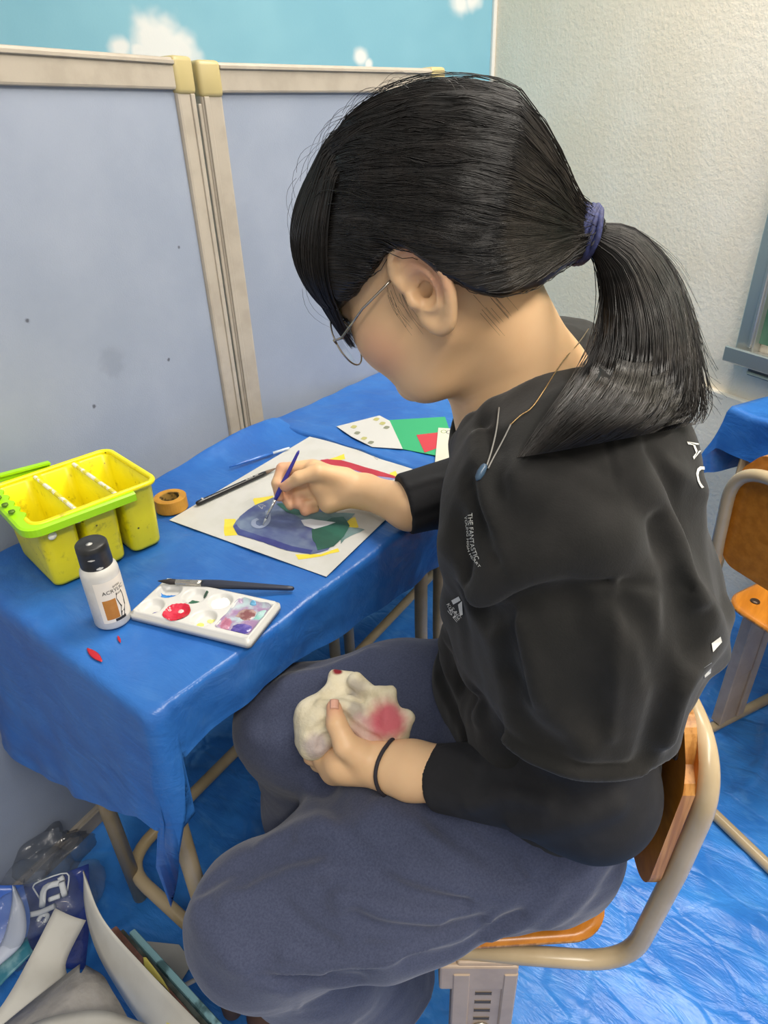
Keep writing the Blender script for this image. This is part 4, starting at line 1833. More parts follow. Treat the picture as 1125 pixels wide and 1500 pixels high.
# head frame
_y, _p, _r = .30, .42, -.10
hf = np.array([-math.sin(_y) * math.cos(_p), math.cos(_y) * math.cos(_p), -math.sin(_p)])
hl = nrm(np.cross(UP, hf))
hu = np.cross(hf, hl)
hl, hu = hl * math.cos(_r) + hu * math.sin(_r), None
hu = np.cross(hf, hl)
HA = np.stack([hf, hl, hu], 1)
earp = U(622, 425, .535)
hc = earp - hl * .072 + hf * .005 + hu * .015


def Hd(f, l, u):
    return hc + HA @ np.array([f, l, u])


def hloc(p):
    return (p - hc) @ HA


# ---------------------------------------------------------------- skin
def hand(p, palm, fingers, thumb, k=.006):
    d = None
    for a, b, ra, rb in palm:
        e = rc(p, a, b, ra, rb)
        d = e if d is None else smin(d, e, .010)
    for P, R in fingers:
        d = smin(d, chain(p, P, R, .003), k * .55)
    d = smin(d, chain(p, thumb[0], thumb[1], .004), .008)
    return d


# right hand: a writing grip around the brush, its edge on the paper
def zz(px, py, z):
    return Z(px, py, z)


RH_w = zz(535, 720, .764)
RH = dict(
    palm=[(RH_w, zz(462, 690, .797), .024, .0165), (RH_w, zz(470, 712, .778), .023, .0165), (RH_w, zz(482, 737, .752), .021, .0150), (zz(462, 692, .797), zz(482, 735, .754), .0155, .0145)],
    fingers=[([zz(458, 684, .800), zz(414, 687, .800), zz(406, 708, .784), zz(409, 728, .763)], [.0125, .0100, .0088, .0072]),
             ([zz(462, 700, .786), zz(424, 706, .776), zz(418, 728, .756), zz(425, 741, .744)], [.0120, .0098, .0086, .0072]),
             ([zz(470, 716, .768), zz(436, 722, .761), zz(437, 738, .747), zz(452, 735, .744)], [.0112, .0094, .0084, .0072]),
             ([zz(478, 728, .754), zz(450, 738, .747), zz(447, 748, .738), zz(462, 745, .737)], [.0100, .0086, .0078, .0068])],
    thumb=([zz(505, 702, .785), zz(466, 692, .806), zz(438, 700, .800), zz(418, 713, .784)], [.0185, .0128, .0105, .0082]))
# left hand: thumb over the rag, fingers curled underneath it
LH_w = U(566, 1122, .778)
LH = dict(
    palm=[(LH_w, U(500, 1118, .790), .0235, .021), (LH_w, U(490, 1128, .805), .021, .018), (LH_w, U(528, 1108, .790), .022, .019), (U(505, 1118, .79), U(474, 1112, .81), .020, .0135)],
    fingers=[([U(478, 1110, .805), U(455, 1095, .815), U(452, 1066, .822), U(468, 1048, .825)], [.0125, .0105, .0092, .0078]),
             ([U(485, 1120, .812), U(457, 1108, .828), U(458, 1075, .838), U(474, 1060, .838)], [.0125, .0105, .0092, .0078]),
             ([U(495, 1130, .818), U(466, 1118, .838), U(470, 1085, .850), U(485, 1070, .848)], [.0120, .0100, .0088, .0075]),
             ([U(508, 1135, .822), U(482, 1128, .842), U(486, 1098, .852), U(500, 1085, .850)], [.0105, .0088, .0078, .0068])],
    thumb=([U(540, 1115, .775), U(507, 1092, .766), U(493, 1060, .770), U(489, 1036, .778)], [.021, .0145, .0118, .0090]))


def f_head(p):
    q = hloc(p)
    d = ell(q, (0, 0, .012), (.093, .074, .096))
    d = smin(d, ell(q, (.040, 0, -.045), (.058, .060, .065)), .03)
    d = smin(d, rc(q, (.035, .030, -.092), (.070, .008, -.106), .026, .016), .02)
    d = smin(d, rc(q, (.035, -.030, -.092), (.070, -.008, -.106), .026, .016), .02)
    for s in (-1, 1):
        d = smin(d, ell(q, (.052, s * .034, -.048), (.034, .030, .034)), .02)
        d = smin(d, rc(q, (.0, s * .052, -.055), (.045, s * .036, -.094), .018, .018), .025)
        d = smax(d, -ell(q, (.094, s * .031, -.010), (.014, .018, .012)), .012)      # eye socket
        d = smin(d, ell(q, (.079, s * .031, -.011), (.0135, .0145, .0125)), .004)     # eyeball under the lid
        d = smin(d, ell(q, (.086, s * .030, .009), (.008, .022, .006)), .010)        # brow
    d = smin(d, rc(q, (.088, 0, -.012), (.098, 0, -.040), .006, .009), .012)          # nose
    for s in (-1, 1):
        d = smin(d, ell(q, (.093, s * .010, -.043), (.008, .007, .006)), .006)
    d = smin(d, ell(q, (.086, 0, -.068), (.010, .022, .0055)), .006)                   # lips
    d = smin(d, ell(q, (.084, 0, -.077), (.010, .019, .0055)), .006)
    d = smax(d, -rc(q, (.097, -.018, -.0725), (.097, .018, -.0725), .0016, .0016), .003)
    for s in (-1, 1):
        d = np.minimum(d, cull(q, lambda x: f_ear(x, s), (-.012, s * .078, -.012), .048, .01))
    return d


# ear local axes: back, out, up
def f_ear(q, s):
    q = q * np.array([1, s, 1])
    c = np.array([-.010, .080, -.012])
    x = np.array([-.965, .24, 0.10])
    x /= np.linalg.norm(x)                 # towards the free rim
    z = np.array([-.10, .0, 1.0])
    z = z - x * (z @ x)
    z /= np.linalg.norm(z)
    y = np.cross(z, x)
    if y[1] < 0:
        y = -y                             # outwards
    r = np.stack([(q - c) @ x, (q - c) @ y, (q - c) @ z], 1) / 1.2
    d = ell(r, (.0, 0, .003), (.0185, .0035, .028))
    rim = spline([(-.014, .004, .006), (-.015, .003, .019), (-.004, .003, .0305), (.010, .003, .027), (.0185, .003, .012), (.0175, .002, -.004), (.011, .001, -.018), (.003, .0, -.027), (-.006, -.001, -.028), (-.012, -.001, -.020)], 3)
    R = np.interp(np.linspace(0, 1, len(rim)), [0, .15, .5, .7, .85, 1], [.0030, .0040, .0042, .0040, .0055, .0050])
    d = smin(d, chain(r, rim, R, .002), .004)
    ant = spline([(.004, .0015, .018), (.010, .0025, .007), (.008, .0025, -.006), (.001, .002, -.013), (-.006, .002, -.011)], 3)
    d = smin(d, chain(r, ant, [.0026] * len(ant), .002), .003)
    d = smax(d, -ell(r, (-.002, .0045, -.001), (.0098, .0070, .0125)), .003)
    sca = spline([(-.006, .005, .0225), (.004, .0048, .0215), (.0125, .0045, .012), (.0130, .004, .0), (.0085, .0035, -.012)], 3)
    d = smax(d, -chain(r, sca, np.interp(np.linspace(0, 1, len(sca)), [0, .4, 1], [.0034, .0034, .0018]), .002), .002)           # bowl
    d = smin(d, ell(r, (-.0125, .003, -.004), (.0045, .004, .006)), .003)            # tragus
    d = smax(d, -ell(r, (-.006, .004, -.002), (.0034, .010, .0045)), .002)           # canal
    d = smin(d, rc(r, (-.016, -.006, .012), (-.014, -.006, -.016), .005, .005), .006)
    return d * 1.2


NECKA, NECKB = Hd(-.022, 0, -.055), nek + np.array([.002, -.004, -.02])


def f_neck(p):
    d = rc(p, NECKA, NECKB, .053, .058)
    d = smin(d, rc(p, Hd(.015, 0, -.085), nek + Fw * .03 + UP * -.01, .034, .045), .03)
    d = smin(d, rc(p, nek + UP * -.03, shL + UP * -.01, .05, .04), .04)
    return smin(d, rc(p, nek + UP * -.03, shR + UP * -.01, .05, .04), .04)


def f_body(p):
    d = cull(p, f_head, hc, .145)
    d = smin(d, f_neck(p), .022)
    # trunk and limbs under the clothes
    d = smin(d, chain(p, [nek - UP * .01 + Fw * .01, upp + Fw * .03 - UP * .03, che + Fw * .03, wai + Fw * .02, pel + Fw * .02], [.045, .055, .07, .065, .07], .05), .04)
    for s_, h_, k_, a_ in ((shL, hipL, knL, anL), (shR, hipR, knR, anR)):
        d = smin(d, chain(p, [pel, h_, k_, a_], [.08, .075, .05, .033], .04), .03)
    d = smin(d, chain(p, [shL, elL, U(600, 1128, .768), LH_w], [.045, .038, .030, .0245], .02), .03)
    d = smin(d, chain(p, [shR, elR, zz(600, 742, .768), RH_w], [.045, .040, .0325, .0255], .02), .03)
    d = smin(d, cull(p, lambda x: hand(x, **RH), RH['palm'][1][1], .12, .03), .012)
    d = smin(d, cull(p, lambda x: hand(x, **LH), LH['palm'][1][0], .12, .03), .012)
    for a_ in (anL, anR):
        hl_ = np.array([a_[0], a_[1], .035])
        d = smin(d, rc(p, a_, hl_ - Fw * .02, .030, .030), .02)
        d = smin(d, rc(p, hl_, hl_ + Fw * .15 - UP * .012, .032, .022), .02)
    return d


girl = empty('person', (pel[0], pel[1], 0), 'person in a black sweatshirt and navy trousers bent over a painting, brush in hand', 'person')


def skin_mat():
    t = NT('skin')
    base = t.mix(t.ramp(t.noise(16, 4), .3, .7), S('#e6be92'), S('#e0b689'))
    red = None
    spots = [(Hd(.06, .055, -.05), .01, .04, .45), (Hd(-.02, .085, .01), .008, .03, .55), (Hd(-.025, .085, -.01), .006, .02, .5)]
    for c in (RH['fingers'][0][0][1], RH['fingers'][1][0][2], RH['fingers'][2][0][2], RH['fingers'][3][0][2], RH['thumb'][0][3], RH['fingers'][0][0][3], LH['fingers'][0][0][1], LH['thumb'][0][3]):
        spots.append((c, .006, .024, .6))
    for c, a, b, k in spots:
        s_ = t.math('MULTIPLY', t.spot(c, a, b), k)
        red = s_ if red is None else t.math('MAXIMUM', red, s_)
    c = t.mix(red, base, S('#d6937a'))
    t.color(c)
    t.set(Roughness=.48)
    t.b.inputs['Subsurface Weight'].default_value = .12
    t.b.inputs['Subsurface Radius'].default_value = (.008, .003, .0015)
    t.b.inputs['Subsurface Scale'].default_value = .5
    t.bump(t.noise(420, 3), .08, .0008)
    return t.m


SKIN = skin_mat()
V, F = sdf_mesh(f_body, (.08, -.02, 0), (1.0, .86, 1.30), .0026)
body = mesh('body', V, F, SKIN, girl)

# nails
NAIL = simple('nail', '#d9a58e', .25)


def nail(fn, c, outd, along, w, l):
    outd, along = nrm(outd), nrm(along)
    sd_ = np.cross(outd, along)
    m = MB()
    Vn, Fn = grid(lambda u, v: c + along * v * l + sd_ * u * w + outd * (.0004 - .9 * (u * w) ** 2 / .008 * .7), np.linspace(-1, 1, 7) * .5, np.linspace(-.5, .5, 5))
    m.add(*solid(Vn, Fn, .0006))
    m.build('nail', NAIL, body)


for px, py, w, l, up2 in ((490, 1031, .0105, .0115, (489, 1060)),):
    h0 = hit(f_body, px, py, .5, 1.0)
    h1 = hit(f_body, *up2, .5, 1.0)
    e = .002
    g = np.array([float(f_body((h0 + np.eye(3)[i] * e)[None])[0] - f_body((h0 - np.eye(3)[i] * e)[None])[0]) for i in range(3)])
    al = h0 - h1
    g = nrm(g)
    al = nrm(al - g * (al @ g))
    nail(f_body, h0 + g * .0006, g, al, w, l)
# eyes (dark iris and lash line below the lids)
DARK = simple('dark_lash', '#17120f', .5)
for s in (-1, 1):
    m = MB()
    m.add(*tube([Hd(.0935 - .5 * abs(t) ** 2 * 8e-3 - .004 * abs(t), s * .031 + .013 * t, -.0165 - .001 * (1 - t * t)) for t in np.linspace(-1, 1, 9)], .0011, 6))
    for k in range(9):
        t = -1 + k / 4
        a = Hd(.0935 - .004 * abs(t), s * .031 + .013 * t, -.017)
        m.add(*tube([a, a + HA @ np.array([.005, .0012 * t, -.003])], [.0004, .0001], 4))
    m.build('eyelashes', DARK, body)
    m = MB()
    m.add(*tube(spline([Hd(.0925, s * .014, .012), Hd(.0915, s * .030, .017), Hd(.080, s * .050, .012)], 5), [.0022] * 10 + [.0008], 6))
    m.build('eyebrow', DARK, body)

# ---------------------------------------------------------------- sweatshirt
cuffL_o, cuffL_n = U(838, 1098, .625), None
slv0, slv1, slv2 = shL + Lt * -.01, U(868, 900, .590), U(852, 1040, .612)
cuffL_n = nrm(slv2 - slv1)


def chair_back(p):
    """positive behind the face of the chair's backrest, which the clothes press against"""
    y = (p[:, :2] - np.array([.5085, .3125])) @ np.array([-.6, .8])
    return -.197 - np.clip((p[:, 2] - .735) * 1.3, 0, 1) - y


def f_shirt_base(p):
    d = None
    for s, sh in ((1, shL), (-1, shR)):
        o = Lt * s
        e = chain(p, [pel + o * .082 + UP * -.01, wai + o * .085, che + o * .088 + Fw * .0, upp + o * .075, nek + o * .03 + UP * -.058],
                  [.104, .108, .120, .104 if s > 0 else .088, .050], .05)
        d = e if d is None else smin(d, e, .06)
    # front hanging loose
    d = smin(d, chain(p, [nek + Fw * .02 + UP * -.09, che + Fw * .040 + UP * .01, wai + Fw * .085 + UP * -.01], [.028, .055, .07], .05), .06)
    # shoulders
    d = smin(d, rc(p, nek + UP * -.062, shL, .052, .074), .05)
    d = smin(d, rc(p, nek + UP * -.062, shR, .052, .074), .05)
    # left wide sleeve
    e = chain(p, [slv0, slv1, slv2 + cuffL_n * .06], [.082, .086, .084], .05)
    band = rc(p, slv2 - cuffL_n * .012, slv2 + cuffL_n * .06, .087, .0865)
    e = smin(e, band, .003)
    e = smax(e, plane(p, slv2 + cuffL_n * .016, cuffL_n), .006)
    d = smin(d, e, .018)
    # right sleeve
    e = chain(p, [shR, elR * .75 + shR * .25, elR], [.080, .078, .074], .04)
    d = smin(d, e, .04)
    # neck opening and hem
    d = smax(d, -rc(p, NECKA + (NECKA - NECKB) * 2, NECKB, .064, .070), .008)
    d = smax(d, -rc(p, Hd(.03, 0, -.07), nek + Fw * .045 + UP * -.022, .05, .052), .010)
    d = smax(d, chair_back(p), .02)
    hem = plane(p, U(850, 1236, .80), (-.10, -.15, -1.0))
    return smax(d, hem, .012)


SH_FOLDS = [
    # seams
    ([(893, 640), (905, 700), (902, 780), (898, 850)], .0035, .0022),
    ([(715, 880), (780, 862), (840, 858), (898, 852), (960, 858), (1010, 862)], .0040, -.0036),
    ([(900, 858), (905, 920), (900, 1000), (895, 1080)], .006, .0022),
    ([(718, 1056), (772, 1098), (850, 1122), (948, 1122)], .0045, -.0034),
    ([(718, 1066), (772, 1110), (850, 1134), (946, 1132)], .006, .0030),
    ([(888, 640), (900, 700), (897, 780), (892, 850)], .0030, -.0022),
    ([(740, 905), (760, 960), (770, 1020)], .008, -.005), ([(755, 900), (778, 960), (790, 1020)], .009, .004),
    ([(820, 740), (870, 775), (893, 820)], .007, -.004), ([(910, 880), (950, 930), (965, 990)], .010, -.005),
    ([(700, 590), (720, 650), (735, 720)], .010, -.004), ([(670, 760), (690, 840), (700, 900)], .009, -.006),
    ([(665, 940), (690, 1000), (700, 1050)], .009, .006), ([(640, 960), (655, 1020), (680, 1080)], .008, -.006),
    ([(950, 660), (985, 720), (1000, 790)], .008, -.004), ([(1000, 930), (1030, 900), (1062, 880)], .009, -.006),
    # big drapes
    ([(705, 870), (760, 835), (840, 800), (900, 790)], .022, .012),
    ([(705, 905), (770, 880), (830, 872)], .012, -.010),
    ([(690, 880), (730, 920), (745, 990)], .012, -.010),
    ([(760, 700), (830, 740), (880, 800)], .020, .006),
    ([(930, 700), (980, 780), (1020, 880), (1050, 960)], .014, .010),
    ([(960, 760), (1000, 860), (1015, 950)], .012, -.009),
    ([(1060, 830), (1060, 900), (1010, 990), (975, 1080)], .012, .008),
    ([(990, 860), (985, 960), (965, 1060), (950, 1110)], .010, -.008),
    ([(700, 640), (710, 740), (725, 800)], .010, .006),
    ([(690, 700), (712, 780), (735, 820)], .008, -.007),
    ([(655, 800), (660, 880), (650, 940)], .016, .006),
    ([(640, 930), (670, 1000), (720, 1060)], .014, -.008),
    ([(760, 960), (800, 1040), (850, 1090)], .02, .004),
    ([(840, 900), (860, 980), (870, 1060)], .018, -.004),
    ([(740, 990), (770, 1060), (820, 1095)], .014, -.004),
    ([(800, 680), (850, 700), (890, 720)], .008, .003),
    ([(930, 650), (990, 690), (1030, 720)], .010, .003),
]
f_shirt0 = with_folds(f_shirt_base, SH_FOLDS)


def f_shirt(p):
    return f_shirt0(p) + .0030 * gn(p, 30, 81, 2) + .0016 * gn(p, 75, 83, 2)


FLEECE = NT('black_fleece')
FLEECE.color(FLEECE.mix(FLEECE.ramp(FLEECE.noise(22, 4), .35, .75), S('#181817'), S('#222120')))
FLEECE.set(Roughness=.92)
FLEECE.b.inputs['Sheen Weight'].default_value = .12
FLEECE.b.inputs['Sheen Roughness'].default_value = .5
FLEECE.b.inputs['Specular IOR Level'].default_value = .25
FLEECE.bump(FLEECE.noise(700, 2), .25, .0008)
FLEECE.bump(FLEECE.noise(60, 3), .15, .003)
FLEECE = FLEECE.m
V, F = sdf_mesh(f_shirt, (.25, -.12, .38), (1.05, .62, 1.12), .0029)
shirt = mesh('sweatshirt', V, F, FLEECE, girl)
# collar rib
cc = NECKB * .62 + NECKA * .38
ax_ = nrm(NECKA - NECKB + Fw * -.02)


def collar():
    P = []
    for k in range(48):
        a = 2 * math.pi * k / 48
        d = nrm(np.cross(ax_, [0, .3, 1]))
        e = np.cross(ax_, d)
        v = d * math.cos(a) + e * math.sin(a)
        o = NECKB + ax_ * .030
        lo_, hi_ = .03, .14
        for _ in range(24):                 # meets the shirt from outside the neck opening
            mid = (lo_ + hi_) / 2
            if float(f_shirt_base((o + v * mid)[None])[0]) < 0 or mid < .05:
                hi_ = mid
            else:
                lo_ = mid
            if hi_ - lo_ < 1e-4:
                break
        P.append(o + v * min(hi_, .075))
    return np.array(P)


# undersleeves and cuffs
UNDER = simple('black_jersey', '#17171a', .85, col2='#1e1e21', nscale=26, bump=(500, .2, .0008))


def f_under(p):
    cl, cr = U(638, 1138, .755), zz(591, 739, .770)
    d = chain(p, [slv2 - cuffL_n * .03, elL, cl], [.060, .055, .0365], .05)
    d = smax(d, plane(p, cl, nrm(cl - elL)), .004)
    dr = chain(p, [elR * .6 + shR * .4, elR, cr + (cr - elR) * .3], [.062, .064, .041], .04)
    dr = smax(dr, plane(p, cr, nrm(cr - elR)), .004)
    d = np.minimum(d, dr)
    return d


f_under1 = with_folds(f_under, [([(690, 1180), (740, 1165), (800, 1175)], .010, .004), ([(700, 1120), (760, 1140), (820, 1160)], .012, -.004), ([(650, 1100), (700, 1120)], .008, .003),
                                ([(600, 712), (640, 700), (670, 700)], .006, .002), ([(610, 760), (650, 745)], .006, -.002), ([(760, 1215), (840, 1200), (900, 1180)], .012, .005)])
V, F = sdf_mesh(lambda p: f_under1(p) + .0012 * gn(p, 60, 91, 2), (.25, -.06, .5), (1.0, .66, .95), .0032)
mesh('undershirt_sleeves', V, F, UNDER, girl)


# ---------------------------------------------------------------- trousers
def f_pants_base(p):
    d = None
    hemL = plane(p, U(515, 1456, .99), (-.05, .02, -1.0))
    e = chain(p, [hipL, hipL * .45 + knL * .55, knL], [.112, .100, .084], .05)
    sh = chain(p, [knL + UP * -.01, knL * .5 + anL * .5 + UP * .0, anL + (anL - knL) * .3], [.078, .080, .096], .05)
    sh = smax(sh, hemL, .006)
    e = smin(e, sh, .03)
    d = e
    e = chain(p, [hipR, hipR * .45 + knR * .55, knR], [.115, .100, .080], .05)
    sh = chain(p, [knR, knR * .5 + anR * .5, anR], [.075, .085, .09], .05)
    sh = smax(sh, plane(p, anR, (0, 0, -1)), .006)
    e = smin(e, sh, .03)
    d = smin(d, e, .05)
    d = smin(d, chain(p, [hipL - Fw * .03 + UP * -.005, pel - Fw * .045, hipR - Fw * .03], [.105, .11, .105], .05), .05)
    d = smin(d, chain(p, [pel + Lt * .06 + UP * .06, pel - Lt * .06 + UP * .06], [.11, .11], .05), .05)
    return smax(d, chair_back(p), .02)


PA_FOLDS = [
    ([(300, 1300), (360, 1265), (430, 1230)], .010, -.005), ([(330, 1320), (400, 1285), (470, 1270)], .012, .005),
    ([(420, 1330), (450, 1360), (490, 1385)], .006, -.005), ([(560, 1290), (610, 1310), (680, 1320)], .008, -.006),
    ([(470, 1300), (500, 1290), (560, 1300)], .008, -.004), ([(690, 1230), (720, 1260), (770, 1290)], .007, -.005),
    ([(600, 1220), (640, 1250), (690, 1290)], .009, -.005), ([(340, 1410), (400, 1425), (470, 1425)], .008, .005),
    ([(820, 1300), (780, 1340), (720, 1370)], .009, .006), ([(540, 1390), (600, 1385), (660, 1365)], .007, -.005),
    ([(790, 1242), (783, 1275), (760, 1305), (715, 1350)], .0035, .0030),
    ([(715, 1350), (650, 1378), (560, 1412), (470, 1436)], .004, .0030),
    ([(560, 1412), (470, 1436)], .010, -.004),
    ([(438, 1440), (437, 1482)], .003, .002),
    ([(520, 1340), (570, 1360), (640, 1365), (700, 1352)], .010, -.007),
    ([(500, 1320), (560, 1340), (640, 1345)], .012, .006),
    ([(420, 1400), (480, 1415), (560, 1412)], .010, .005),
    ([(380, 1425), (440, 1438), (520, 1440)], .010, -.008),
    ([(390, 1240), (460, 1215), (520, 1220)], .020, .007),
    ([(360, 1290), (440, 1250), (520, 1250)], .016, -.005),
    ([(480, 1160), (500, 1200), (540, 1260)], .014, -.006),
    ([(560, 1190), (620, 1230), (680, 1270)], .018, .006),
    ([(640, 1200), (690, 1240), (740, 1260)], .014, -.006),
    ([(600, 1270), (680, 1300), (740, 1310)], .014, .006),
    ([(290, 1340), (330, 1400), (400, 1440)], .018, .005),
    ([(830, 1240), (820, 1275), (800, 1290)], .004, .002),
    ([(880, 1260), (850, 1310), (800, 1350)], .014, .006),
    ([(760, 1340), (680, 1385), (600, 1410)], .012, -.005),
    ([(420, 1000), (480, 985), (540, 960)], .016, .006), ([(390, 1060), (450, 1040), (500, 1010)], .016, -.006),
]
f_pants0 = with_folds(f_pants_base, PA_FOLDS)


def f_pants(p):
    return f_pants0(p) + .0040 * gn(p, 24, 101, 3) + .0016 * gn(p, 85, 103, 2)


PANT = NT('navy_twill')
PANT.color(PANT.mix(PANT.ramp(PANT.noise(420, 5, .7), .3, .7), S('#383e54'), S('#464c63')))
PANT.set(Roughness=.88)
PANT.b.inputs['Sheen Weight'].default_value = .2
PANT.b.inputs['Specular IOR Level'].default_value = .25
PANT.bump(PANT.noise(520, 3, .6), .3, .0008)
PANT.bump(PANT.noise(40, 4), .25, .004)
PANT = PANT.m
V, F = sdf_mesh(f_pants, (.05, -.03, .03), (.92, .74, .74), .0038)
pants = mesh('trousers', V, F, PANT, girl)

for a_, nm in ((anL, 'L'), (anR, 'R')):
    h0 = np.array([a_[0], a_[1], 0])

    def f_shoe(p):
        d = chain(p, [h0 - Fw * .02 + UP * .034, h0 + Fw * .06 + UP * .032, h0 + Fw * .16 + UP * .026], [.040, .042, .032], .03)
        d = smax(d, .006 - p[:, 2], .004)
        return smax(d, p[:, 2] - .062, .01)
    V, F = sdf_mesh(f_shoe, h0 - .25 + np.array([0, 0, .2]), h0 + .25 + np.array([0, 0, -.1]), .004)
    mesh('shoe', V, F, simple('brown_shoe', '#5a4034', .6), girl)
# ---------------------------------------------------------------- hair
TIE = U(848, 341, .560)
tie_dir = nrm(TIE - Hd(-.03, .0, -.0))


LINE_F = [-.16, -.115, -.085, -.055, -.03, -.012, .006, .03, .06, .09, .13]
LINE_U = [-.062, -.060, -.054, -.040, -.012, .020, .029, .016, .002, -.008, -.01]


def hair_outer(q):
    d = ell(q, (-.002, 0, .018), (.107, .089, .108))
    t = hloc(TIE[None])[0]
    d = smin(d, rc(q, np.array([-.055, 0, .008]), t - nrm(t) * .004, .078, .012), .05)
    d = smin(d, rc(q, np.array([-.040, .020, -.035]), t + np.array([.012, .004, -.004]), .062, .012), .03)
    d = smin(d, rc(q, np.array([-.040, -.020, -.035]), t + np.array([.012, -.004, -.004]), .062, .014), .03)
    d = smin(d, ell(q, (.070, 0, .035), (.040, .068, .050)), .03)
    return d


def f_hair(p):
    q = hloc(p)
    d = hair_outer(q)
    f, u = q[:, 0], q[:, 2]
    line = np.interp(f, LINE_F, LINE_U)
    d = smax(d, (line - u) * .75, .010)
    # strands combed back to the tie
    t = hloc(TIE[None])[0]
    v = q - t
    w = v / (np.linalg.norm(v, axis=1)[:, None] + 1e-9)
    comb = gn(w * 1.0, 34, 111, 2) * .0010 + gn(w, 90, 113, 2) * .0004
    back = np.clip((.09 - f) / .06, 0, 1)
    return d + comb * back + .0012 * gn(q, 60, 115, 2) * (1 - back)


HAIR = NT('black_hair')
HAIR.color(HAIR.mix(HAIR.ramp(HAIR.noise(60, 3), .35, .7), S('#15120f'), S('#221d19')))
HAIR.set(Roughness=.38)
HAIR.b.inputs['Specular IOR Level'].default_value = .55
HAIR = HAIR.m
V, F = sdf_mesh(f_hair, hc - .24, hc + .24, .0028)
capV = V


def strands(polys, r0, r1, n=3, mb=None):
    mb = mb or MB()
    Vs, Fs, base = [], [], 0
    for P in polys:
        P = np.asarray(P)
        m = len(P)
        T_ = np.gradient(P, axis=0)
        T_ /= np.linalg.norm(T_, axis=1)[:, None] + 1e-12
        a = np.cross(T_, [.31, .17, .93])
        a /= np.linalg.norm(a, axis=1)[:, None] + 1e-12
        b = np.cross(T_, a)
        r = (r0 + (r1 - r0) * np.linspace(0, 1, m) ** 2)[:, None]
        ring = [P + r * (math.cos(2 * math.pi * k / n) * a + math.sin(2 * math.pi * k / n) * b) for k in range(n)]
        Vs.append(np.stack(ring, 1).reshape(-1, 3))
        for i in range(m - 1):
            for k in range(n):
                l = (k + 1) % n
                Fs.append((base + i * n + k, base + i * n + l, base + (i + 1) * n + l, base + (i + 1) * n + k))
        base += m * n
    mb.add(np.concatenate(Vs), Fs)
    return mb


def grad(fn, p, e=.002):
    g = np.stack([fn(p + np.eye(3)[i] * e) - fn(p - np.eye(3)[i] * e) for i in range(3)], 1)
    return g / (np.linalg.norm(g, axis=1)[:, None] + 1e-9)


# combed strands: roots all over the cap, drawn to the tie along the surface
hm = MB()
hm.add(V, F)
q = hloc(capV)
lineu = np.interp(q[:, 0], LINE_F, LINE_U)
ok = np.where((hair_outer(q) > -.006) & (q[:, 2] > lineu + .006) & (q[:, 1] > -.05) & (q[:, 0] < .072))[0]
sel = rng.choice(ok, 5200)
p = capV[sel].copy()
lift = rng.uniform(.0001, .0010, len(p))
fly = rng.random(len(p)) < .03
lift[fly] += rng.uniform(.001, .005, fly.sum())
steps, ds = 16, .0085
paths = [p.copy()]
side = rng.normal(size=p.shape) * .03
for s in range(steps):
    v = TIE - p
    dist = np.linalg.norm(v, axis=1)
    go = dist > .019
    dirv = v / dist[:, None] + side
    g = grad(f_hair, p)
    dirv = dirv - g * (dirv * g).sum(1)[:, None]
    dirv /= np.linalg.norm(dirv, axis=1)[:, None] + 1e-9
    p = p + dirv * ds * go[:, None]
    d = f_hair(p)
    p = p - g * ((d - lift * min(1, (s + 1) / 3)) * go)[:, None]
    paths.append(p.copy())
PT = np.stack(paths, 1)
polys = []
for i in range(len(PT)):
    P = PT[i]
    k = np.concatenate([[True], np.linalg.norm(np.diff(P, axis=0), axis=1) > 1e-4])
    P = P[k]
    if len(P) > 3:
        polys.append(P)
strands(polys, .00036, .00025, 3, hm)
# fringe: combed forward over the brow, the ends hanging free
nf = 1000
p = np.array([Hd(rng.uniform(.022, .062), rng.uniform(-.07, .074), .10) for _ in range(nf)])
for _ in range(3):
    q = hloc(p)
    g = grad(lambda x: hair_outer(x), q)
    q = q - g * hair_outer(q)[:, None]
    p = hc + q @ HA.T
q = hloc(p)
lift = rng.uniform(.0004, .0032, nf)
endu = np.where(rng.random(nf) < .4, rng.uniform(-.052, -.030, nf), rng.uniform(-.034, -.008, nf))
spread = rng.normal(size=nf) * .05
pth = [q.copy()]
for s in range(26):
    go = q[:, 2] > np.maximum(endu, np.interp(q[:, 0], LINE_F, LINE_U) + np.where(q[:, 0] > .07, -.03, .002))
    dv = np.stack([.55 + 0 * spread, spread + q[:, 1] * 1.2, -1 + 0 * spread], 1)
    g = grad(lambda x: hair_outer(x), q)
    free = q[:, 2] < .004
    dv = dv - g * (dv * g).sum(1)[:, None] * np.where(free, .75, 1)[:, None]
    dv /= np.linalg.norm(dv, axis=1)[:, None]
    q = q + dv * .0075 * go[:, None]
    d = hair_outer(q)
    q = q - g * ((d - lift) * (go & ~free))[:, None]
    pth.append(q.copy())
PT = np.stack(pth, 1)
fr = []
for P in PT:
    k = np.concatenate([[True], np.linalg.norm(np.diff(P, axis=0), axis=1) > 1e-4])
    P = P[k]
    if len(P) > 4:
        fr.append(hc + P @ HA.T)
strands(fr, .00042, .00016, 3, hm)
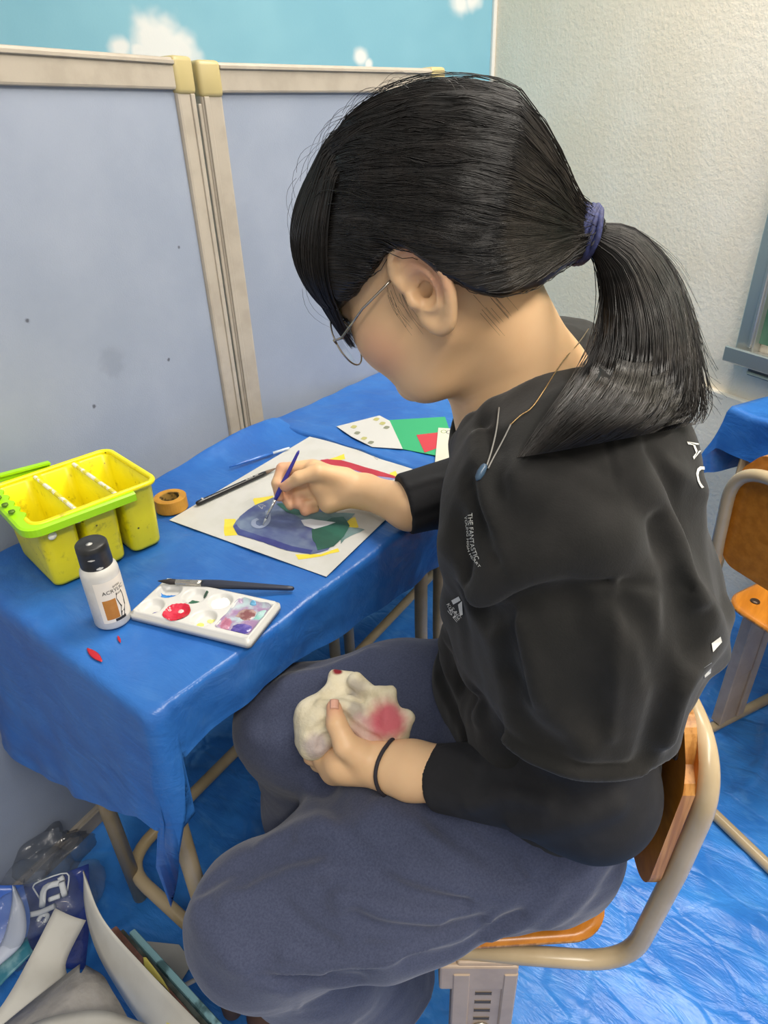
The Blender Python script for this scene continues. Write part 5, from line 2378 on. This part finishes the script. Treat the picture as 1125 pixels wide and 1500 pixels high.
# loose hairs around the crown, temple and nape
fly = []
for i in range(70):
    a = rng.uniform(-.3, 2.6)
    l0 = rng.uniform(-.03, .05)
    r = rng.uniform(1.0, 1.03)
    base = np.array([.107 * math.cos(a) * r, l0, .018 + .108 * math.sin(a) * r])
    tang = np.array([-math.sin(a), 0, math.cos(a)]) * (1 if rng.random() < .5 else -1)
    out = np.array([math.cos(a), 0, math.sin(a)])
    L = rng.uniform(.02, .055)
    h_ = rng.uniform(.002, .012)
    pts = [Hd(*(base + tang * L * t + out * h_ * math.sin(t * 2.4) - out * .02 * t * t * (L / .05))) for t in np.linspace(0, 1, 7)]
    fly.append(pts)
for i in range(15):
    a0 = Hd(rng.uniform(.005, .025), .073 + rng.uniform(0, .002), rng.uniform(-.012, .004))
    fly.append([a0 + HA @ np.array([.004 * t - .008 * t * t, .002 * math.sin(3 * t), -.036 * t]) * rng.uniform(.6, 1.1) for t in np.linspace(0, 1, 6)])
for i in range(14):
    a0 = Hd(rng.uniform(-.06, -.035), .060, rng.uniform(-.055, -.035))
    fly.append([a0 + HA @ np.array([-.006 * t, -.004 * t, -.022 * t]) * rng.uniform(.5, 1.2) for t in np.linspace(0, 1, 5)])
strands(fly, .00017, .00008, 3, hm)

# ponytail: strands between an inner, a middle and an outer guide line
GI = spline([(857, 356), (877, 398), (882, 450), (873, 505), (845, 562), (798, 622), (744, 694)], 6)
GM = spline([(863, 345), (918, 385), (946, 460), (950, 530), (930, 592), (880, 636), (828, 664)], 6)
GO = spline([(867, 327), (930, 337), (985, 395), (1014, 480), (1026, 560), (1022, 604), (996, 634)], 6)
NT_ = len(GI)
f_shd = lambda px, py: hit(f_shirt_base, px, py, .3, .9)
_dc = {}


def tail_pt(w, k, y):
    """w across (-1 inner .. 1 outer), k along, y in depth (-1 towards the camera)"""
    a = .5 * w * (w - 1)
    c = .5 * w * (w + 1)
    xy = a * GI[k] + (1 - w * w) * GM[k] + c * GO[k]
    t = k / (NT_ - 1)
    d = .560 - .012 * math.sin(min(1, t * 1.2) * 1.57)
    th = np.interp(t, [0, .1, .35, .75, 1], [.012, .024, .036, .026, .006]) * math.sqrt(max(.04, 1 - w * w))
    key = (round(w * 6), k)
    if t > .45:
        if key not in _dc:
            h_ = f_shd(*xy)
            _dc[key] = None if h_ is None else float(np.linalg.norm(h_ - C0) / np.linalg.norm(wr(*xy)))
        if _dc[key] is not None:
            d = min(d, _dc[key] - th - .004)
    return U(xy[0], xy[1], d + y * th)


ws = np.linspace(-.9, .9, 13)
V, F = [], []
ring = [(w, -.72) for w in ws] + [(w, .72) for w in ws[::-1]]
ks = list(range(0, int(NT_ * .70)))
for k in ks:
    for w, y in ring:
        V.append(tail_pt(w, k, y))
nr = len(ring)
for i in range(len(ks) - 1):
    for j in range(nr):
        l = (j + 1) % nr
        F.append((i * nr + j, i * nr + l, (i + 1) * nr + l, (i + 1) * nr + j))
F.append(tuple(range(nr)))
F.append(tuple((len(ks) - 1) * nr + j for j in range(nr))[::-1])
hm.add(V, F)
tl = []
for i in range(2600):
    w0, y0 = rng.uniform(-1, 1), rng.uniform(-1.02, .6)
    y0 = -1 + .35 * rng.random() if rng.random() < .6 else y0
    end = int(NT_ * (1 - .34 * rng.random() ** 1.6))
    ph, wv, dr = rng.normal() * .06, rng.uniform(0, 6.28), rng.normal() * .17
    P = []
    for k in range(0, end, 2):
        t = k / (NT_ - 1)
        P.append(tail_pt(float(np.clip(w0 + ph * math.sin(5 * t + wv) + dr * t * t, -1.12, 1.12)), k, y0))
    if len(P) > 3:
        tl.append(np.array(P))
strands(tl, .00042, .0002, 3, hm)
fl2 = []
for i in range(70):
    k0 = int(rng.uniform(2, NT_ * .7))
    n_ = int(rng.uniform(6, 16))
    amp = rng.uniform(.03, .30)
    P = [tail_pt(1.0 + amp * ((k - k0) / n_) ** 1.3, k, 0) for k in range(k0, min(NT_, k0 + n_), 2)]
    if len(P) > 3:
        fl2.append(np.array(P))
strands(fl2, .00020, .0001, 3, hm)
viewd = nrm(TIE - C0)
hair = hm.build('hair', HAIR, girl, label='black hair combed back into a low ponytail with a thin fringe')
m = MB()
ta = nrm(U(875, 349, .56) - U(835, 335, .56))
tb = nrm(np.cross(ta, viewd))
tc = np.cross(ta, tb)
for k in range(5):
    o = TIE + ta * (.004 + (k - 2) * .0036)
    P = [o + (tb * math.cos(a) * (.0235 - .001 * abs(k - 2)) + tc * math.sin(a) * .0215) + ta * .0022 * math.sin(2 * a + k) for a in np.linspace(0, 2 * math.pi, 28, endpoint=False)]
    m.add(*tube(np.array(P), .0028, 8, closed=True))
m.build('hair_tie', simple('navy_elastic', '#23284f', .7, col2='#353c6c', nscale=300), hair, label='navy blue elastic hair tie')

# ---------------------------------------------------------------- glasses
gl = empty('glasses_pivot', Hd(.1, 0, -.02))
bpy.data.objects.remove(gl)
GOLD = simple('thin_steel_frame', '#b7aea2', .22, .95)
GLASS = NT('lens_glass')
GLASS.set(Roughness=.02)
GLASS.color((1, 1, 1, 1))
GLASS.b.inputs['Transmission Weight'].default_value = 1
GLASS.b.inputs['IOR'].default_value = 1.03
GLASS.b.inputs['Alpha'].default_value = .18
GLASS = GLASS.m
fm = MB()
lens_c = []
for s in (-1, 1):
    c_ = np.array([.101, s * .034, -.036])
    xa = nrm(np.array([-.16, s * 1.0, 0]))
    ya = nrm(np.array([.10, 0, 1.0]))
    P = np.array([Hd(*(c_ + xa * .0265 * math.cos(a) + ya * .0245 * math.sin(a))) for a in np.linspace(0, 2 * math.pi, 40, endpoint=False)])
    fm.add(*tube(P, .00085, 8, closed=True))
    lens_c.append((c_, xa, ya, P))
    hinge = c_ + xa * .0275 + ya * .010
    fm.add(*tube(np.array([Hd(*(c_ + xa * .0255 + ya * .006)), Hd(*hinge), Hd(*(hinge + np.array([-.012, s * .004, 0])))]), .0011, 8))
    fm.add(*tube(np.array([Hd(*(hinge + np.array([-.010, s * .0045, 0]))), Hd(.050, s * .0760, -.008), Hd(.014, s * .0762, .004)]), .0011, 8))
    fm.add(*tube([Hd(*(c_ - xa * .018 + ya * .004)), Hd(*(c_ - xa * .018 + np.array([-.008, 0, -.002])))], .0006, 6))
fm.add(*tube(spline([Hd(*(lens_c[0][0] - lens_c[0][1] * .0262 + lens_c[0][2] * .003)), Hd(.1135, 0, -.020), Hd(*(lens_c[1][0] - lens_c[1][1] * .0262 + lens_c[1][2] * .003))], 6), .0009, 8))
frame = fm.build('glasses', GOLD, girl, label='thin wire-rimmed round glasses')
for c_, xa, ya, P in lens_c:
    m = MB()
    cc3 = Hd(*c_)
    V = np.vstack([[cc3 + hf * .0015], P])
    F = [(0, 1 + k, 1 + (k + 1) % 40) for k in range(40)]
    m.add(*solid(V, F, .001))
    m.build('lens', GLASS, frame)

# ---------------------------------------------------------------- jewellery
CH = simple('fine_gold_chain', '#9b8058', .3, .9)
f_nb = lambda p: np.minimum(f_body(p), f_shirt(p))
P = []
for px in ((868, 468), (862, 482), (848, 502), (830, 522), (812, 548), (795, 575), (778, 598), (762, 609), (748, 622)):
    h_ = hit(f_nb, *px, .3, 1.0)
    if h_ is not None:
        P.append(h_ + nrm(C0 - h_) * .0016)
P = spline(P, 8)
m = MB()
m.add(*tube(P, .0006, 6))
for k in range(0, len(P), 2):
    m.add(*lathe([(0, -.0009), (.0009, 0), (0, .0009)], P[k], 6))
nk = m.build('necklace', CH, girl, label='fine chain necklace')
P2 = [P[-1]]
for px in ((735, 648), (722, 672), (715, 686)):
    h_ = hit(f_shirt, *px, .3, 1.1)
    P2.append(h_ + nrm(C0 - h_) * .0022)
P3 = []
for px in ((731, 597), (727, 630), (720, 660), (713, 682)):
    h_ = hit(f_nb, *px, .3, 1.1)
    P3.append(h_ + nrm(C0 - h_) * .0022)
m = MB()
m.add(*tube(spline(P2, 6), .00065, 8))
m.add(*tube(spline(P3, 6), .0007, 8))
m.build('cord', simple('grey_cord', '#7d7b76', .6), nk, label='grey pendant cord')
a, b = hit(f_shirt, 711, 680, .3, 1.1), hit(f_shirt, 698, 704, .3, 1.1)
a, b = a + nrm(C0 - a) * .005, b + nrm(C0 - b) * .005
m = MB()
m.add(*tube([a + (b - a) * t for t in (0, .15, .5, .85, 1)], [.0016, .0028, .0034, .0026, .0006], 12))
m.build('pendant', simple('blue_grey_pendant', '#40566b', .3), nk, label='blue-grey drop pendant')
# wrist band
wa = U(566, 1128, .776)
wd = nrm(U(640, 1140, .757) - U(520, 1115, .787))
d1 = nrm(np.cross(wd, UP))
d2 = np.cross(wd, d1)
P = []
for a in np.linspace(0, 2 * math.pi, 40, endpoint=False):
    v = d1 * math.cos(a) + d2 * math.sin(a)
    t = .008
    while float(f_body((wa + v * t)[None])[0]) < .0005 and t < .06:
        t += .0006
    P.append(wa + v * (t + .0014) + wd * .004 * math.sin(a * 2))
m = MB()
m.add(*tube(np.array(P), .0023, 10, closed=True))
m.build('wrist_band', simple('dark_elastic', '#28242c', .7), girl, label='dark elastic hair band on the wrist')

# ---------------------------------------------------------------- prints on the sweatshirt
bpy.context.view_layer.update()
bvh = BVHTree.FromPolygons([Vector(v) + Vector((0, 0, 0)) for v in (np.array([v.co[:] for v in shirt.data.vertices]))], [p_.vertices[:] for p_ in shirt.data.polygons])


def lay(px, py):
    r = wr(px, py)
    h_ = bvh.ray_cast(Vector(C0), Vector(nrm(r)))
    if h_[0] is None:
        return None
    n_ = np.array(h_[1])
    if n_ @ r > 0:
        n_ = -n_
    return np.array(h_[0]) + n_ * .0009


WPRINT = simple('white_print', '#d6d6d0', .6)


def print_text(mb, s, path, size):
    """lettering along a path of points on the cloth, its baseline on the path"""
    V, F = text_mesh(s, 1.0)
    w = V[:, 0].max() - V[:, 0].min()
    P = spline(np.array(path, float), 8)
    L = np.concatenate([[0], np.cumsum(np.linalg.norm(np.diff(P, axis=0), axis=1))])
    u = (V[:, 0] - V[:, 0].min()) / w * L[-1]
    x = np.interp(u, L, P[:, 0])
    y = np.interp(u, L, P[:, 1])
    Tg = np.gradient(P, axis=0)
    tx, ty = np.interp(u, L, Tg[:, 0]), np.interp(u, L, Tg[:, 1])
    ll = np.hypot(tx, ty)
    nx, ny = ty / ll, -tx / ll
    out, okv = [], []
    for i in range(len(V)):
        h_ = lay(x[i] + nx[i] * V[i, 1] * size, y[i] + ny[i] * V[i, 1] * size)
        okv.append(h_ is not None)
        out.append(h_ if h_ is not None else np.zeros(3))
    out = np.array(out)
    F2 = [f for f in F if all(okv[k] for k in f) and max(np.linalg.norm(out[f[0]] - out[f[1]]), np.linalg.norm(out[f[1]] - out[f[2]])) < .03]
    if F2:
        mb.add(out, F2)


def print_poly(mb, pts):
    P = [lay(*q) for q in pts]
    if all(q is not None for q in P):
        mb.add(np.array(P), [tuple(range(len(P)))])


m = MB()
print_text(m, 'THE FANTASTIC', [(689, 752), (691, 775), (693, 800), (700, 820)], 9)
print_text(m, 'YOUNG HIGH HEART', [(683, 756), (686, 780), (688, 808), (704, 831)], 5)
m.build('front_lettering', WPRINT, shirt, smooth=False, label='small white chest lettering')
m = MB()
print_poly(m, [(662, 879), (673, 873), (676, 879), (665, 885)])
print_poly(m, [(672, 885), (678, 880), (679, 900), (675, 902)])
for s, pth in (('KU', [(657, 884), (662, 894)]), ('SA', [(663, 890), (669, 900)]), ('NG', [(668, 896), (675, 906)]), ('SE', [(658, 893), (672, 910)])):
    print_text(m, s, pth, 7)
m.build('front_emblem', WPRINT, shirt, smooth=False, label='white house-shaped emblem')
for ch, pth in (('A', [(1014, 644), (1024, 670)]), ('C', [(1023, 684), (1034, 712)]), ('T', [(1040, 728), (1050, 754)])):
    m = MB()
    print_text(m, ch, pth, 32)
    m.build('back_letter', WPRINT, shirt, smooth=False, label='large white back letter')
m = MB()
for q in ([(1041, 942), (1054, 932), (1056, 940), (1043, 955)], [(1030, 978), (1041, 970), (1040, 985), (1031, 992)]):
    m = MB()
    print_poly(m, q)
    m.build('back_print', WPRINT, shirt, smooth=False, label='white print at the back hem')

# ---------------------------------------------------------------- brush in the hand, rag in the other
tip, end = zz(385, 769, TT + .003), zz(438, 660, .835)
brush('paint_brush', tip, end, 'slim paint brush with purple-blue handle held in the painting hand', 'brush',
      [('bristles', [(0, .0005), (.05, .0016), (.1, .002)], simple('pale_bristle', '#a9b0b6', .5)),
       ('ferrule', [(.09, .0020), (.2, .0020), (.36, .0024)], simple('bright_ferrule', '#d0d2d2', .2, .85)),
       ('handle', [(.35, .0027), (.42, .0037), (.55, .0040), (.75, .0030), (.97, .0022), (1, .001)], simple('purple_blue_lacquer', '#37359a', .3))], None)

rg = lambda px, py, d: U(px, py, d)


def f_rag(p):
    d = ell(p, rg(474, 1056, .812), (.033, .033, .030))
    d = smin(d, ell(p, rg(512, 1020, .828), (.027, .027, .022)), .010)
    d = smin(d, rc(p, rg(452, 1040, .815), rg(490, 1012, .82), .012, .012), .008)
    d = smin(d, rc(p, rg(520, 998, .815), rg(546, 1018, .815), .010, .009), .005)
    d = smin(d, rc(p, rg(596, 1052, .792), rg(588, 1078, .797), .010, .009), .008)
    d = smin(d, ell(p, rg(462, 1085, .800), (.022, .022, .022)), .010)
    d = smin(d, rc(p, rg(500, 1045, .800), rg(545, 1060, .795), .020, .018), .008)
    d = smin(d, rc(p, rg(556, 1032, .800), rg(574, 1064, .795), .018, .022), .007)
    d = smin(d, rc(p, rg(560, 1018, .802), rg(572, 1012, .805), .010, .008), .012)
    d = smin(d, rc(p, rg(540, 1072, .800), rg(580, 1075, .80), .018, .014), .010)
    d = smin(d, rc(p, rg(492, 992, .832), rg(515, 992, .835), .010, .008), .010)
    d = smin(d, rc(p, rg(448, 1045, .81), rg(444, 1085, .81), .012, .010), .010)
    return d


f_rag1 = with_folds(f_rag, [([(455, 1075), (475, 1060), (490, 1062)], .0035, -.006), ([(468, 1095), (472, 1080), (488, 1075)], .003, -.006), ([(500, 1045), (520, 1065), (552, 1082)], .003, -.008),
                            ([(500, 1005), (515, 1015), (545, 1022)], .004, -.006), ([(515, 1018), (530, 1012), (540, 1008)], .004, .004), ([(545, 1022), (552, 1040), (548, 1060)], .006, -.006),
                            ([(470, 1030), (500, 1032), (520, 1040)], .006, .004), ([(585, 1030), (600, 1055)], .004, .004)])
RAG = NT('rag_terry')
rc1 = RAG.mix(RAG.ramp(RAG.noise(40, 4), .35, .7), S('#d9cfb4'), S('#cbbf9f'))
rc1 = RAG.mix(RAG.math('MULTIPLY', RAG.math('MAXIMUM', RAG.spot(rg(524, 1040, .78), .006, .018, .02), RAG.spot(rg(525, 1008, .81), .006, .018, .02)), .75), rc1, S('#a39a90'))
rc1 = RAG.mix(RAG.math('MULTIPLY', RAG.spot(rg(465, 1092, .785), .010, .022, .012), .8), rc1, S('#b3a3a3'))
rc1 = RAG.mix(RAG.math('MULTIPLY', RAG.spot(rg(535, 1070, .78), .012, .026, .012), .6), rc1, S('#c49a9c'))
rc1 = RAG.mix(RAG.math('MULTIPLY', RAG.spot(rg(568, 1055, .775), .012, .034, .014), .9), rc1, S('#b8455a'))
rc1 = RAG.mix(RAG.spot(rg(494, 985, .83), .004, .008, .006), rc1, S('#7c1420'))
RAG.color(rc1)
RAG.set(Roughness=.9)
RAG.bump(RAG.noise(260, 3), .6, .0015)
V, F = sdf_mesh(lambda p: f_rag1(p) + .0022 * gn(p, 95, 131, 3), rg(515, 1040, .81) - .11, rg(515, 1040, .81) + .11, .0024)
rroot = empty('paint_rag', V.mean(0) * np.array([1, 1, 0]) + np.array([0, 0, V[:, 2].min()]), 'crumpled cream rag stained pink and grey, held in the lower hand', 'rag')
mesh('cloth', V, F, RAG.m, rroot)
